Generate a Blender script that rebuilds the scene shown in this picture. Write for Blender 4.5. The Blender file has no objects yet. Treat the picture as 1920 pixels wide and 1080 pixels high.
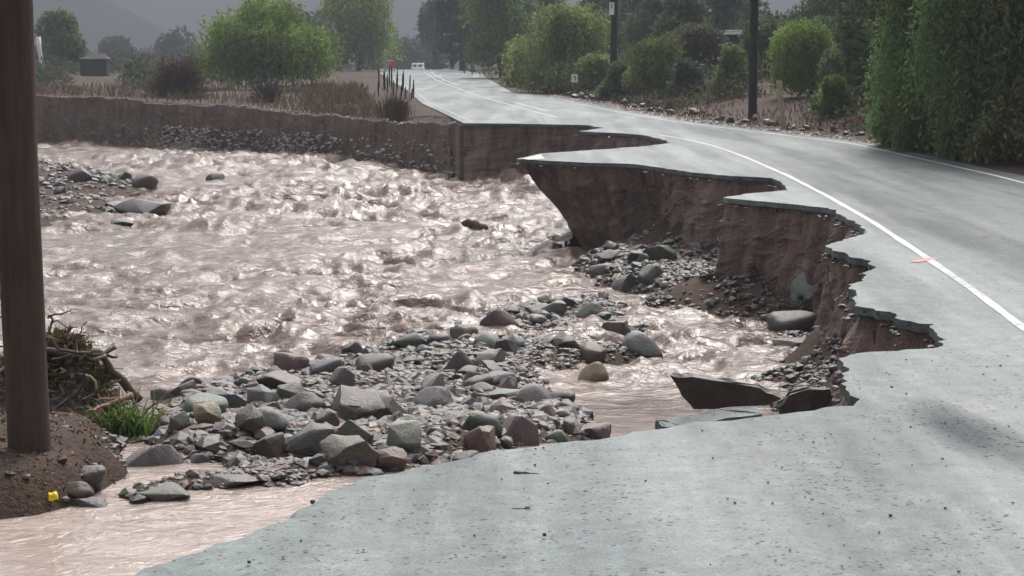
import bpy, bmesh, math, random
import numpy as np
from mathutils import Vector, Matrix

R = math.radians
random.seed(7)
RNG = np.random.default_rng(11)
SC = bpy.context.scene
COL = SC.collection

# ------------------------------------------------------------------ camera, sky, sun, exposure
CAM_H = 1.95
FPX = 3600.0                      # focal length in pixels of a 1920 px wide picture
PITCH = math.atan(450.0 / FPX)
cam_d = bpy.data.cameras.new('camera')
cam_d.sensor_width = 36.0
cam_d.lens = FPX / 1920.0 * 36.0
cam_d.clip_end = 12000.0
cam = bpy.data.objects.new('camera', cam_d)
COL.objects.link(cam)
cam.location = (0, 0, CAM_H)
cam.rotation_euler = (math.pi / 2 - PITCH, 0, 0)
SC.camera = cam

SUN_EL, SUN_AZ = 52.0, 14.0       # azimuth: degrees right of straight ahead
world = bpy.data.worlds.new('World')
SC.world = world
world.use_nodes = True
wn = world.node_tree.nodes
wl = world.node_tree.links
wn.clear()
w_sky = wn.new('ShaderNodeTexSky')
w_sky.sky_type = 'NISHITA'
w_sky.sun_disc = False
w_sky.sun_elevation = R(SUN_EL)
w_sky.sun_rotation = R(SUN_AZ)
w_sky.air_density = 1.0
w_sky.dust_density = 6.0
w_sky.ozone_density = 1.0
w_hs = wn.new('ShaderNodeHueSaturation')
w_hs.inputs['Saturation'].default_value = 0.27
w_bg = wn.new('ShaderNodeBackground')
w_bg.inputs['Strength'].default_value = 0.15
w_out = wn.new('ShaderNodeOutputWorld')
wl.new(w_sky.outputs[0], w_hs.inputs['Color'])
wl.new(w_hs.outputs[0], w_bg.inputs['Color'])
wl.new(w_bg.outputs[0], w_out.inputs['Surface'])

sun_d = bpy.data.lights.new('sun', 'SUN')
sun_d.energy = 1.2
sun_d.angle = R(18)
sun_d.color = (1.0, 0.95, 0.9)
sun = bpy.data.objects.new('sun', sun_d)
COL.objects.link(sun)
_sd = Vector((math.sin(R(SUN_AZ)) * math.cos(R(SUN_EL)), math.cos(R(SUN_AZ)) * math.cos(R(SUN_EL)), math.sin(R(SUN_EL))))
sun.rotation_euler = _sd.to_track_quat('Z', 'Y').to_euler()

SC.view_settings.view_transform = 'Standard'
SC.view_settings.look = 'None'
SC.view_settings.gamma = 1.0
SC.view_settings.use_curve_mapping = False
SC.view_settings.exposure = 1.14
SC.render.engine = 'CYCLES'
SC.cycles.max_bounces = 6
SC.cycles.volume_bounces = 0

# ------------------------------------------------------------------ helpers
def hsh(ix, iy, iz, seed):
    h = (ix.astype(np.uint32) * np.uint32(374761393) + iy.astype(np.uint32) * np.uint32(668265263)
         + iz.astype(np.uint32) * np.uint32(2246822519) + np.uint32(seed * 3266489 + 97))
    h = (h ^ (h >> np.uint32(13))) * np.uint32(1274126177)
    h = (h ^ (h >> np.uint32(15))) * np.uint32(2246822519)
    h = h ^ (h >> np.uint32(16))
    return h.astype(np.float64) / 4294967295.0

def vn(x, y, z=0.0, seed=0):
    """value noise in -1..1"""
    x = np.asarray(x, float); y = np.asarray(y, float)
    z = np.broadcast_to(np.asarray(z, float), np.broadcast(x, y).shape)
    x = np.broadcast_to(x, z.shape); y = np.broadcast_to(y, z.shape)
    fx, fy, fz = np.floor(x), np.floor(y), np.floor(z)
    tx, ty, tz = x - fx, y - fy, z - fz
    tx = tx * tx * tx * (tx * (tx * 6 - 15) + 10); ty = ty * ty * ty * (ty * (ty * 6 - 15) + 10); tz = tz * tz * (3 - 2 * tz)
    ix, iy, iz = fx.astype(np.int64), fy.astype(np.int64), fz.astype(np.int64)
    r = 0
    for a in (0, 1):
        wa = tx if a else 1 - tx
        for b in (0, 1):
            wb = ty if b else 1 - ty
            for c in (0, 1):
                wc = tz if c else 1 - tz
                r = r + wa * wb * wc * hsh(ix + a, iy + b, iz + c, seed)
    return r * 2 - 1

def fbm(x, y, z=0.0, seed=0, octv=4):
    a, s, r = 1.0, 0.0, 0.0
    x = np.asarray(x, float); y = np.asarray(y, float); z = np.asarray(z, float)
    for i in range(octv):
        r = r + a * vn(x, y, z, seed + i * 13); s += a
        x = x * 2.03 + 5.3; y = y * 2.03 + 1.7; z = z * 2.03 + 2.1; a *= 0.5
    return r / s

def sst(a, b, x):
    t = np.clip((np.asarray(x, float) - a) / (b - a), 0, 1)
    return t * t * (3 - 2 * t)

def link(o, parent=None):
    COL.objects.link(o)
    if parent is not None:
        o.parent = parent
    return o

def tag(o, label=None, cat=None, group=None, kind=None):
    if label: o['label'] = label
    if cat: o['category'] = cat
    if group: o['group'] = group
    if kind: o['kind'] = kind
    return o

def np_mesh(name, verts, faces, mat=None, smooth=False):
    """verts (n,3) array, faces (m,k) array, k = 3 or 4"""
    verts = np.asarray(verts, np.float32); faces = np.asarray(faces, np.int32)
    me = bpy.data.meshes.new(name)
    m, k = faces.shape
    me.vertices.add(len(verts)); me.vertices.foreach_set('co', verts.ravel())
    me.loops.add(m * k); me.loops.foreach_set('vertex_index', faces.ravel())
    me.polygons.add(m)
    me.polygons.foreach_set('loop_start', np.arange(0, m * k, k, dtype=np.int32))
    me.polygons.foreach_set('use_smooth', np.full(m, smooth))
    me.update(calc_edges=True)
    me.validate()
    if mat: me.materials.append(mat)
    return me

def np_obj(name, verts, faces, mat, parent=None, smooth=False):
    return link(bpy.data.objects.new(name, np_mesh(name, verts, faces, mat, smooth)), parent)

def bm_obj(name, bm, mat, parent=None, smooth=False):
    me = bpy.data.meshes.new(name)
    bmesh.ops.recalc_face_normals(bm, faces=bm.faces[:])
    bm.to_mesh(me); bm.free()
    if smooth:
        for p in me.polygons: p.use_smooth = True
    me.materials.append(mat)
    return link(bpy.data.objects.new(name, me), parent)

def empty(name, loc, rz=0.0):
    o = bpy.data.objects.new(name, None)
    o.location = loc; o.rotation_euler = (0, 0, rz)
    o.empty_display_size = 0.2
    return link(o)

def add_box(bm, c, s, rot=None, bev=0.0):
    r = bmesh.ops.create_cube(bm, size=1.0)
    vs = r['verts']
    bmesh.ops.scale(bm, vec=s, verts=vs)
    if bev > 0:
        es = list({e for v in vs for e in v.link_edges})
        q = bmesh.ops.bevel(bm, geom=es, offset=bev, segments=1, affect='EDGES')
        vs = list({v for f in q['faces'] for v in f.verts} | {v for v in vs if v.is_valid})
    if rot is not None:
        bmesh.ops.rotate(bm, cent=(0, 0, 0), matrix=rot, verts=vs)
    bmesh.ops.translate(bm, vec=c, verts=vs)
    return vs

def tube_arrays(pts, rad, n=6):
    pts = np.asarray(pts, float); rad = np.broadcast_to(np.asarray(rad, float), (len(pts),))
    tan = np.gradient(pts, axis=0); tan /= np.linalg.norm(tan, axis=1)[:, None] + 1e-9
    ref = np.array([0.31, 0.87, 0.2]) if abs(tan[0][2]) > 0.8 else np.array([0, 0, 1.0])
    a = np.cross(tan, ref); a /= np.linalg.norm(a, axis=1)[:, None] + 1e-9
    b = np.cross(tan, a)
    ang = np.arange(n) / n * 2 * math.pi
    v = pts[:, None, :] + rad[:, None, None] * (np.cos(ang)[None, :, None] * a[:, None, :] + np.sin(ang)[None, :, None] * b[:, None, :])
    m = len(pts)
    f = []
    for i in range(m - 1):
        for j in range(n):
            k = (j + 1) % n
            f.append((i * n + j, i * n + k, (i + 1) * n + k, (i + 1) * n + j))
    v = v.reshape(-1, 3)
    v = np.vstack([v, pts[0], pts[-1]])
    for j in range(n):
        k = (j + 1) % n
        f.append((m * n, k, j, j)); f.append((m * n + 1, (m - 1) * n + j, (m - 1) * n + k, (m - 1) * n + k))
    return v, np.array(f)

class Acc:
    """collects arrays of quads (triangles repeat their last vertex)"""
    def __init__(s): s.v = []; s.f = []; s.n = 0
    def add(s, v, f):
        s.v.append(np.asarray(v, float)); s.f.append(np.asarray(f) + s.n); s.n += len(v)
    def tube(s, pts, rad, n=5): s.add(*tube_arrays(pts, rad, n))
    def mesh(s, name, mat, smooth=False):
        V = np.vstack(s.v); F = np.vstack(s.f)
        if F.shape[1] == 4:
            F = np.vstack([F[:, [0, 1, 2]], F[F[:, 2] != F[:, 3]][:, [0, 2, 3]]])
        return np_mesh(name, V, F, mat, smooth)
    def obj(s, name, mat, parent=None, smooth=False):
        return link(bpy.data.objects.new(name, s.mesh(name, mat, smooth)), parent)

def wob(p0, p1, n, amp, seed, sag=0.0):
    """a crooked line between two points"""
    p0 = np.array(p0, float); p1 = np.array(p1, float)
    t = np.linspace(0, 1, n)
    P = p0 + (p1 - p0) * t[:, None]
    e = np.sin(t * math.pi)
    for k in range(3):
        P[:, k] += amp * e * vn(t * 3.1, np.full(n, seed * 1.7), k * 5.3, seed)
    P[:, 2] -= sag * e
    return P

# ------------------------------------------------------------------ materials
class MT:
    def __init__(s, name):
        s.m = bpy.data.materials.new(name); s.m.use_nodes = True
        s.t = s.m.node_tree; s.n = s.t.nodes; s.l = s.t.links
        s.b = s.n['Principled BSDF']; s.out = s.n['Material Output']
    def new(s, t, **kw):
        n = s.n.new(t)
        for k, v in kw.items(): setattr(n, k, v)
        return n
    def set(s, sock, v):
        if hasattr(v, 'links'): s.l.new(v, sock)
        elif isinstance(v, (tuple, list)) and len(v) == 3 and sock.type == 'RGBA': sock.default_value = (*v, 1)
        else: sock.default_value = v
    def coord(s, scale=(1, 1, 1), kind='Object'):
        if kind == 'World':
            src = s.new('ShaderNodeNewGeometry').outputs['Position']
        else:
            src = s.new('ShaderNodeTexCoord').outputs[kind]
        mp = s.new('ShaderNodeMapping')
        mp.inputs['Scale'].default_value = scale
        s.l.new(src, mp.inputs['Vector'])
        return mp.outputs['Vector']
    def noise(s, vec, scale, detail=4, rough=0.55, dist=0.0):
        n = s.new('ShaderNodeTexNoise')
        s.l.new(vec, n.inputs['Vector'])
        n.inputs['Scale'].default_value = scale; n.inputs['Detail'].default_value = detail
        n.inputs['Roughness'].default_value = rough; n.inputs['Distortion'].default_value = dist
        return n.outputs['Fac']
    def ramp(s, fac, stops):
        n = s.new('ShaderNodeValToRGB')
        s.l.new(fac, n.inputs['Fac'])
        el = n.color_ramp.elements
        while len(el) < len(stops): el.new(0.5)
        for e, (p, c) in zip(el, stops):
            e.position = p
            e.color = (c, c, c, 1) if not isinstance(c, (tuple, list)) else (*c, 1)
        return n.outputs['Color']
    def mix(s, fac, a, b, mode='MIX'):
        n = s.new('ShaderNodeMix', data_type='RGBA', blend_type=mode)
        s.set(n.inputs[0], fac); s.set(n.inputs[6], a); s.set(n.inputs[7], b)
        return n.outputs[2]
    def math(s, op, a, b=0.0, clamp=False):
        n = s.new('ShaderNodeMath', operation=op, use_clamp=clamp)
        s.set(n.inputs[0], a); s.set(n.inputs[1], b)
        return n.outputs[0]
    def bump(s, h, strength=0.5, dist=0.02, normal=None):
        n = s.new('ShaderNodeBump')
        n.inputs['Strength'].default_value = strength; n.inputs['Distance'].default_value = dist
        s.l.new(h, n.inputs['Height'])
        if normal is not None: s.l.new(normal, n.inputs['Normal'])
        return n.outputs['Normal']
    def fin(s, color, rough=0.7, normal=None, spec=0.5, ior=None):
        s.set(s.b.inputs['Base Color'], color); s.set(s.b.inputs['Roughness'], rough)
        s.set(s.b.inputs['Specular IOR Level'], spec)
        if ior: s.b.inputs['IOR'].default_value = ior
        if normal is not None: s.l.new(normal, s.b.inputs['Normal'])
        return s.m

def m_plain(name, c, rough=0.7, var=0.25, scale=6.0, bump=0.2):
    m = MT(name); v = m.coord()
    n = m.noise(v, scale, 5)
    k = m.ramp(n, [(0.3, 1 - var), (0.7, 1 + var)])
    return m.fin(m.mix(1.0, c, k, 'MULTIPLY'), rough, m.bump(n, bump, 0.02))

def m_asphalt():
    m = MT('asphalt'); v = m.coord((1, 1, 1), 'World'); vs = m.coord((1.0, 0.22, 1), 'World'); vt = m.coord((1.0, 0.05, 1), 'World')
    big = m.noise(vs, 0.55, 4, 0.55, 0.3)
    mid = m.noise(vs, 2.3, 4, 0.6)
    trk = m.noise(vt, 1.5, 4, 0.6, 0.3)
    fine = m.noise(v, 75.0, 3, 0.7); med = m.noise(v, 22.0, 4, 0.7)
    c = m.mix(m.ramp(big, [(0.36, 0), (0.64, 1)]), (0.06, 0.081, 0.081), (0.12, 0.152, 0.149))
    c = m.mix(m.ramp(trk, [(0.42, 0.55), (0.56, 0.0)]), c, (0.055, 0.066, 0.072))
    c = m.mix(m.ramp(mid, [(0.46, 0.0), (0.68, 0.55)]), c, (0.15, 0.165, 0.158))
    c = m.mix(1.0, c, m.ramp(fine, [(0.3, 0.55), (0.7, 1.45)]), 'MULTIPLY')
    c = m.mix(1.0, c, m.ramp(med, [(0.32, 0.62), (0.66, 1.32)]), 'MULTIPLY')
    c = m.mix(1.0, c, m.ramp(m.noise(v, 6.0, 5, 0.7), [(0.35, 0.74), (0.65, 1.22)]), 'MULTIPLY')
    vo = m.new('ShaderNodeTexVoronoi'); vo.inputs['Scale'].default_value = 27.0; m.l.new(v, vo.inputs['Vector'])
    spk = m.ramp(m.math('ADD', vo.outputs['Distance'], m.math('MULTIPLY', m.math('SUBTRACT', m.noise(v, 19.0, 3, 0.7), 0.52), 1.1)), [(0.10, 0.95), (0.27, 0)])
    spk = m.math('MULTIPLY', spk, m.ramp(m.noise(v, 1.7, 5, 0.7), [(0.38, 0), (0.56, 0.92)]))
    c = m.mix(spk, c, (0.02, 0.023, 0.026))
    # silt dried in streaks on the surface
    c = m.mix(m.ramp(m.noise(vs, 1.1, 6, 0.7, 0.6), [(0.54, 0.0), (0.72, 0.45)]), c, (0.2, 0.19, 0.17))
    # a dark elongated patch in the right lane (fixed to the road)
    pos = m.new('ShaderNodeNewGeometry').outputs['Position']
    sep = m.new('ShaderNodeSeparateXYZ'); m.l.new(pos, sep.inputs[0])
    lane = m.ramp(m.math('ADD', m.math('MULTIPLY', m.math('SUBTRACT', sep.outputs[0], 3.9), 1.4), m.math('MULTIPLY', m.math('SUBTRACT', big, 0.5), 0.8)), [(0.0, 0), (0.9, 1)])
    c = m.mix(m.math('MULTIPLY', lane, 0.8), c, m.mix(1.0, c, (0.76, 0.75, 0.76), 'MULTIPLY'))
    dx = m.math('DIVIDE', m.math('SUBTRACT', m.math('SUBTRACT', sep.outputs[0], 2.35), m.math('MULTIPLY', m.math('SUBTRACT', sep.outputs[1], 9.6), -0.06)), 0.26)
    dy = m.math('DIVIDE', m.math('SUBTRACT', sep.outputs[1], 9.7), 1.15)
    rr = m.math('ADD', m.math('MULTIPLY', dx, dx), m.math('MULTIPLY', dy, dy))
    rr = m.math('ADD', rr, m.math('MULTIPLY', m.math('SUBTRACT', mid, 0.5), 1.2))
    dark_patch = m.ramp(rr, [(0.1, 0.7), (0.95, 0.0)])
    c = m.mix(dark_patch, c, (0.03, 0.035, 0.042))
    rough = m.math('ADD', m.ramp(big, [(0.3, 0.60), (0.7, 0.38)]), m.math('MULTIPLY', dark_patch, 0.2))
    rough = m.math('ADD', rough, m.math('MULTIPLY', m.math('SUBTRACT', med, 0.5), 0.5), True)
    nb = m.bump(m.mix(0.5, fine, med), 0.4, 0.008)
    sp = m.math('MULTIPLY', m.math('SUBTRACT', 1.0, m.math('ADD', spk, dark_patch, True)), m.ramp(trk, [(0.4, 0.16), (0.6, 0.34)]))
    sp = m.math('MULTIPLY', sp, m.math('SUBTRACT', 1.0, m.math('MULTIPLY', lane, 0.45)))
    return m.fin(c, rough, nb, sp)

def m_paint(name='road_paint', k=1.0, under=(0.14, 0.145, 0.145)):
    m = MT(name); v = m.coord((1, 1, 1), 'World')
    n = m.noise(v, 14.0, 5, 0.7); n2 = m.noise(v, 0.9, 3)
    w = m.math('ADD', m.math('MULTIPLY', n, 0.75), m.math('MULTIPLY', n2, 0.35))
    c = m.mix(m.ramp(w, [(0.43, 0), (0.56, k)]), under, (0.36, 0.37, 0.365))
    return m.fin(c, 0.45, m.bump(n, 0.2, 0.005))

def m_soil(name, dark, light, red, lo=0.38, hi=0.62):
    m = MT(name); v = m.coord((1, 1, 1), 'World'); vst = m.coord((1, 1, 0.16), 'World'); vl = m.coord((0.25, 0.25, 3.2), 'World')
    st = m.noise(vst, 3.4, 5, 0.62, 0.4); ly = m.noise(vl, 1.7, 4, 0.5, 0.3); gr = m.noise(v, 26.0, 4, 0.7)
    c = m.mix(m.ramp(st, [(lo, 0), (hi, 1)]), dark, light)
    c = m.mix(m.ramp(ly, [(0.45, 0), (0.72, 0.35)]), c, red)
    c = m.mix(1.0, c, m.ramp(gr, [(0.3, 0.72), (0.72, 1.3)]), 'MULTIPLY')
    vo = m.new('ShaderNodeTexVoronoi'); vo.inputs['Scale'].default_value = 9.0; m.l.new(v, vo.inputs['Vector'])
    peb = m.math('MULTIPLY', m.ramp(vo.outputs['Distance'], [(0.14, 1), (0.26, 0)]), m.ramp(m.noise(v, 1.3, 3), [(0.5, 0), (0.64, 0.7)]))
    c = m.mix(peb, c, (0.13, 0.11, 0.1))
    h = m.mix(0.5, st, gr)
    return m.fin(c, 0.6, m.bump(h, 0.9, 0.06), 0.35)

def m_ground():
    m = MT('ground_earth'); v = m.coord((1, 1, 1), 'World')
    a = m.noise(v, 0.35, 5, 0.6); b = m.noise(v, 5.0, 5, 0.65); g = m.noise(v, 40.0, 3, 0.7)
    c = m.mix(m.ramp(a, [(0.38, 0), (0.62, 1)]), (0.042, 0.024, 0.018), (0.068, 0.042, 0.030))
    c = m.mix(m.ramp(b, [(0.45, 0), (0.7, 0.7)]), c, (0.024, 0.018, 0.015))
    c = m.mix(1.0, c, m.ramp(g, [(0.3, 0.65), (0.7, 1.35)]), 'MULTIPLY')
    return m.fin(c, 0.85, m.bump(m.mix(0.5, b, g), 0.8, 0.05), 0.15)

def m_water():
    m = MT('muddy_water'); v = m.coord((1, 1, 1), 'World')
    a = m.noise(v, 0.8, 5, 0.6, 0.5); f = m.noise(v, 9.0, 4, 0.6, 0.8); ff = m.noise(v, 30.0, 3, 0.6)
    c = m.mix(m.ramp(a, [(0.35, 0), (0.68, 1)]), (0.07, 0.042, 0.031), (0.145, 0.094, 0.073))
    g = m.noise(m.coord((0.55, 1.1, 1), 'World'), 3.2, 4, 0.62, 0.8)
    nb = m.bump(g, 0.55, 0.10); nb = m.bump(f, 0.65, 0.035, nb); nb = m.bump(ff, 0.2, 0.008, nb)
    vf = m.coord((0.35, 1.5, 1), 'World')
    s1 = m.noise(vf, 1.1, 6, 0.68, 1.2)
    foam = m.ramp(s1, [(0.54, 0), (0.68, 0.5)])
    c = m.mix(foam, c, (0.33, 0.235, 0.2))
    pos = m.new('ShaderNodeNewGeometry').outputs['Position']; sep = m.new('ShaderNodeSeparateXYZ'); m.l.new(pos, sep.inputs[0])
    sky_sheen = m.ramp(m.math('ADD', m.math('MULTIPLY', m.math('SUBTRACT', sep.outputs[1], 9.0), 0.22), m.math('MULTIPLY', m.math('SUBTRACT', s1, 0.5), 1.1)), [(0.0, 1), (0.75, 0)])
    c = m.mix(m.math('MULTIPLY', sky_sheen, 0.75), c, (0.37, 0.305, 0.27))  # near silty water painted paler, standing in for the bright sky it reflects
    rg_ = m.math('ADD', m.ramp(a, [(0.3, 0.13), (0.7, 0.21)]), m.math('MULTIPLY', foam, 0.25))
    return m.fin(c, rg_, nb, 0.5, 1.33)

def m_rock():
    m = MT('river_rock'); v = m.coord((1, 1, 1), 'World')
    oi = m.new('ShaderNodeObjectInfo')
    n = m.noise(v, 9.0, 6, 0.68, 0.3); f = m.noise(v, 60.0, 4, 0.7)
    c = m.mix(1.0, oi.outputs['Color'], m.ramp(n, [(0.25, 0.62), (0.5, 1.0), (0.75, 1.35)]), 'MULTIPLY')
    c = m.mix(m.ramp(m.noise(v, 4.0, 5, 0.6), [(0.5, 0), (0.68, 0.55)]), c, (0.09, 0.07, 0.06))
    c = m.mix(1.0, c, m.ramp(f, [(0.3, 0.8), (0.7, 1.2)]), 'MULTIPLY')
    return m.fin(c, m.ramp(n, [(0.3, 0.36), (0.7, 0.6)]), m.bump(m.mix(0.4, n, f), 0.65, 0.03), 0.45)

def m_gravel():
    m = MT('loose_gravel'); v = m.coord((1, 1, 1), 'World')
    at = m.new('ShaderNodeAttribute'); at.attribute_name = 'tint'
    n = m.noise(v, 50.0, 4, 0.7)
    return m.fin(m.mix(1.0, at.outputs['Color'], m.ramp(n, [(0.3, 0.7), (0.7, 1.3)]), 'MULTIPLY'), 0.5, m.bump(n, 0.5, 0.01), 0.4)

def m_leaf(name, trans=0.45):
    m = MT(name)
    at = m.new('ShaderNodeAttribute'); at.attribute_name = 'tint'
    m.fin(at.outputs['Color'], 0.65, None, 0.12)
    tr = m.new('ShaderNodeBsdfTranslucent'); m.l.new(at.outputs['Color'], tr.inputs['Color'])
    mx = m.new('ShaderNodeMixShader'); mx.inputs[0].default_value = trans
    m.l.new(m.b.outputs[0], mx.inputs[1]); m.l.new(tr.outputs[0], mx.inputs[2]); m.l.new(mx.outputs[0], m.out.inputs['Surface'])
    return m.m

def m_wood(name, c1, c2, sc=(14, 14, 1.1), rough=0.75):
    m = MT(name); v = m.coord(sc); v1 = m.coord()
    n = m.noise(v, 2.2, 6, 0.65, 0.3); b = m.noise(v1, 1.6, 4)
    c = m.mix(m.ramp(n, [(0.3, 0), (0.7, 1)]), c1, c2)
    c = m.mix(1.0, c, m.ramp(b, [(0.3, 0.75), (0.7, 1.25)]), 'MULTIPLY')
    return m.fin(c, rough, m.bump(n, 0.6, 0.012), 0.3)

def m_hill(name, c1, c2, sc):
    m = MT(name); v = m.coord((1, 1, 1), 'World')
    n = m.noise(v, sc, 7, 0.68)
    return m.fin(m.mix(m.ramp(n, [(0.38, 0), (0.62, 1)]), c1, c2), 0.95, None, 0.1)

M = dict(
    asphalt=m_asphalt(), paint=m_paint(), faded=m_paint('faded_paint', 0.25, (0.085, 0.098, 0.10)),
    soil=m_soil('cut_soil', (0.055, 0.032, 0.025), (0.185, 0.122, 0.098), (0.15, 0.085, 0.064)),
    bank=m_soil('bank_soil', (0.062, 0.038, 0.029), (0.18, 0.122, 0.095), (0.145, 0.085, 0.062), 0.25, 0.75),
    ground=m_ground(), water=m_water(), rock=m_rock(), gravel=m_gravel(),
    leaf=m_leaf('leaves'), twig=m_leaf('dry_twigs', 0.1),
    pole=m_wood('pole_wood', (0.036, 0.021, 0.016), (0.075, 0.046, 0.035)),
    darkpole=m_wood('dark_pole_wood', (0.016, 0.014, 0.014), (0.032, 0.027, 0.025)),
    palewood=m_wood('pale_wood', (0.3, 0.25, 0.17), (0.5, 0.43, 0.3)),
    bark=m_wood('bark', (0.028, 0.022, 0.018), (0.06, 0.047, 0.038), (6, 6, 1.2)),
    drift=m_wood('driftwood', (0.045, 0.033, 0.026), (0.12, 0.09, 0.07), (9, 9, 9)),
    root=m_wood('pink_root', (0.15, 0.08, 0.068), (0.27, 0.15, 0.125), (9, 9, 9)),
    white=m_plain('white_paint', (0.75, 0.75, 0.73), 0.5, 0.12),
    dark=m_plain('dark_metal', (0.03, 0.032, 0.034), 0.5),
    darkwall=m_plain('dark_boards', (0.014, 0.015, 0.015), 0.9),
    lilac=m_plain('lilac_roof', (0.055, 0.047, 0.055), 0.9),
    greywall=m_plain('grey_wall', (0.035, 0.037, 0.04), 0.85),
    glass=m_plain('dark_glass', (0.02, 0.022, 0.025), 0.08, 0.05, 2, 0.0),
    rubber=m_plain('black_rubber', (0.02, 0.02, 0.02), 0.8),
    red=m_plain('red_plastic', (0.5, 0.04, 0.045), 0.5),
    slabdirt=m_plain('muddy_slab', (0.036, 0.028, 0.024), 0.6, 0.45, 9, 0.7),
    redpaint=m_plain('red_paint_mark', (0.5, 0.12, 0.13), 0.6, 0.4, 20),
    yellow=m_plain('yellow_plastic', (0.75, 0.6, 0.03), 0.45),
    soot=m_plain('wet_debris', (0.03, 0.022, 0.017), 0.7, 0.5, 12, 0.8),
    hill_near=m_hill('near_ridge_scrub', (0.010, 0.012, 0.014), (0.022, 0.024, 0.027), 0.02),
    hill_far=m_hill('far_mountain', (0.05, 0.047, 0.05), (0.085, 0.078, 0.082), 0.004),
)

# ------------------------------------------------------------------ geometry of the place
FV = np.array([0, math.cos(PITCH), -math.sin(PITCH)]); UV = np.array([0, math.sin(PITCH), math.cos(PITCH)])
def ray(px, py):
    return FV + UV * ((540.0 - py) / FPX) + np.array([(px - 960.0) / FPX, 0, 0])
def flat(px, py, z=0.0):
    d = ray(px, py); t = (z - CAM_H) / d[2]
    return np.array([0, 0, CAM_H]) + d * t
def atd(px, py, y):
    """point seen at a pixel, y metres ahead"""
    d = ray(px, py); return np.array([0, 0, CAM_H]) + d * (y / d[1])

ZW_Y = [3, 9.0, 10.0, 11.0, 12.0, 15.0, 18.0, 22.0, 30.0, 45.0, 57.0, 75.0, 120.0]
ZW_Z = [-0.05, -0.06, -0.14, -0.32, -0.50, -0.92, -1.20, -1.42, -1.65, -1.6, -1.45, -1.40, -1.40]
def zw(y): return np.interp(y, ZW_Y, ZW_Z)
def zroad(y):
    y = np.asarray(y, float)
    return -np.where(y > 150, np.minimum((y - 150) ** 2 / 9000.0, 7.0), 0.0)

T_S = np.geomspace(4.0, 160.0, 1400)
def onwater(px, py):
    d = ray(px, py); P = np.array([0, 0, CAM_H]) + d[None] * T_S[:, None]
    g = P[:, 2] - zw(P[:, 1])
    i = int(np.argmax(g < 0)); i = max(i, 1)
    u = g[i - 1] / (g[i - 1] - g[i])
    return P[i - 1] + (P[i] - P[i - 1]) * u

# broken asphalt edge, near to far (positions on the road plane)
EDGE_PX = [(-40, 1290), (120, 1140), (250, 1080), (400, 1022), (500, 985), (590, 945), (665, 905), (830, 868), (960, 842), (1145, 820),
           (1250, 803), (1400, 784), (1500, 772), (1600, 761), (1592, 735), (1578, 700), (1572, 672), (1610, 662), (1700, 655), (1768, 648),
           (1752, 608), (1692, 600), (1680, 588), (1602, 573), (1598, 560), (1606, 550), (1590, 541), (1615, 524), (1641, 500), (1622, 487),
           (1562, 470), (1548, 462), (1592, 446), (1628, 435), (1603, 415), (1556, 392), (1500, 384), (1420, 377), (1356, 370), (1410, 362),
           (1478, 356), (1466, 343), (1450, 334), (1370, 330), (1290, 322), (1230, 313), (1180, 307), (1100, 305), (1040, 302), (968, 298), (1010, 288),
           (1110, 281), (1200, 275), (1258, 268), (1240, 261), (1210, 254), (1170, 250), (1085, 246), (1132, 240), (1100, 234.5), (980, 232), (870, 231)]
EDGE = np.array([flat(x, y)[:2] for x, y in EDGE_PX])
LEFT_FAR = np.array([flat(x, y)[:2] for x, y in [(835, 214), (790, 193), (765, 170), (730, 150), (713, 138)]])
LEFT_FAR = np.vstack([LEFT_FAR, [(-13.5, 200), (-17.5, 270), (-21, 340)]])
RIGHT_FAR = np.array([flat(x, y)[:2] for x, y in [(1920, 330), (1640, 270), (1300, 229), (1190, 211), (1050, 184), (962, 174), (912, 146), (905, 139)]])
RIGHT_FAR = np.vstack([[(7.9, -6), (7.9, 14)], RIGHT_FAR, [(-6.2, 200), (-10.4, 270), (-14.2, 340)]])
CEN_Y = [-6, 6, 13.5, 15.3, 18.2, 21.6, 25.4, 29.5, 34.4, 37, 38.8, 40.5, 42.5, 45, 48.4, 52, 57, 78, 117, 146, 200, 270, 340]
CEN_X = [2.9, 3.15, 3.6, 3.73, 3.9, 4.07, 4.18, 4.24, 4.2, 4.12, 4.02, 3.85, 3.52, 3.0, 2.3, 1.65, 0.95, -1.3, -4.55, -6.4, -9.8, -14, -17.6]
def xc(y): return np.interp(y, CEN_Y, CEN_X)

# far bank: foot row and top row at some picture columns, left to right
FB = [(-420, 262, 176), (-200, 262, 178), (0, 263, 180), (100, 264, 183), (200, 270, 186), (300, 276, 192), (400, 281, 198), (500, 287, 208), (600, 294, 219),
      (690, 303, 227), (740, 309, 231), (785, 316, 234), (825, 323, 236), (858, 330, 234)]
fb_foot = np.array([onwater(x, y) for x, y, _ in FB])
fb_top = np.array([atd(x, t, p[1] + 0.25) for (x, _, t), p in zip(FB, fb_foot)])
RIVER = np.vstack([EDGE, fb_top[::-1, :2], [(-60, 70), (-60, -5), (-3.3, -5), (-3.2, 3.0)]])

def sdist(P, poly):
    """signed distance, negative inside"""
    P = np.asarray(P, float); out = np.empty(len(P))
    A = poly; B = np.roll(poly, -1, 0); D = B - A; L = (D ** 2).sum(1) + 1e-12
    for s in range(0, len(P), 20000):
        p = P[s:s + 20000]
        pa = p[:, None] - A[None]
        h = np.clip((pa * D).sum(2) / L, 0, 1)
        d2 = ((pa - D[None] * h[..., None]) ** 2).sum(2).min(1)
        c = (A[None, :, 1] > p[:, None, 1]) != (B[None, :, 1] > p[:, None, 1])
        xi = A[None, :, 0] + (p[:, None, 1] - A[None, :, 1]) / np.where(D[:, 1] == 0, 1e-9, D[:, 1])[None] * D[None, :, 0]
        ins = (c & (p[:, None, 0] < xi)).sum(1) % 2 == 1
        out[s:s + 20000] = np.sqrt(d2) * np.where(ins, -1, 1)
    return out

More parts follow.
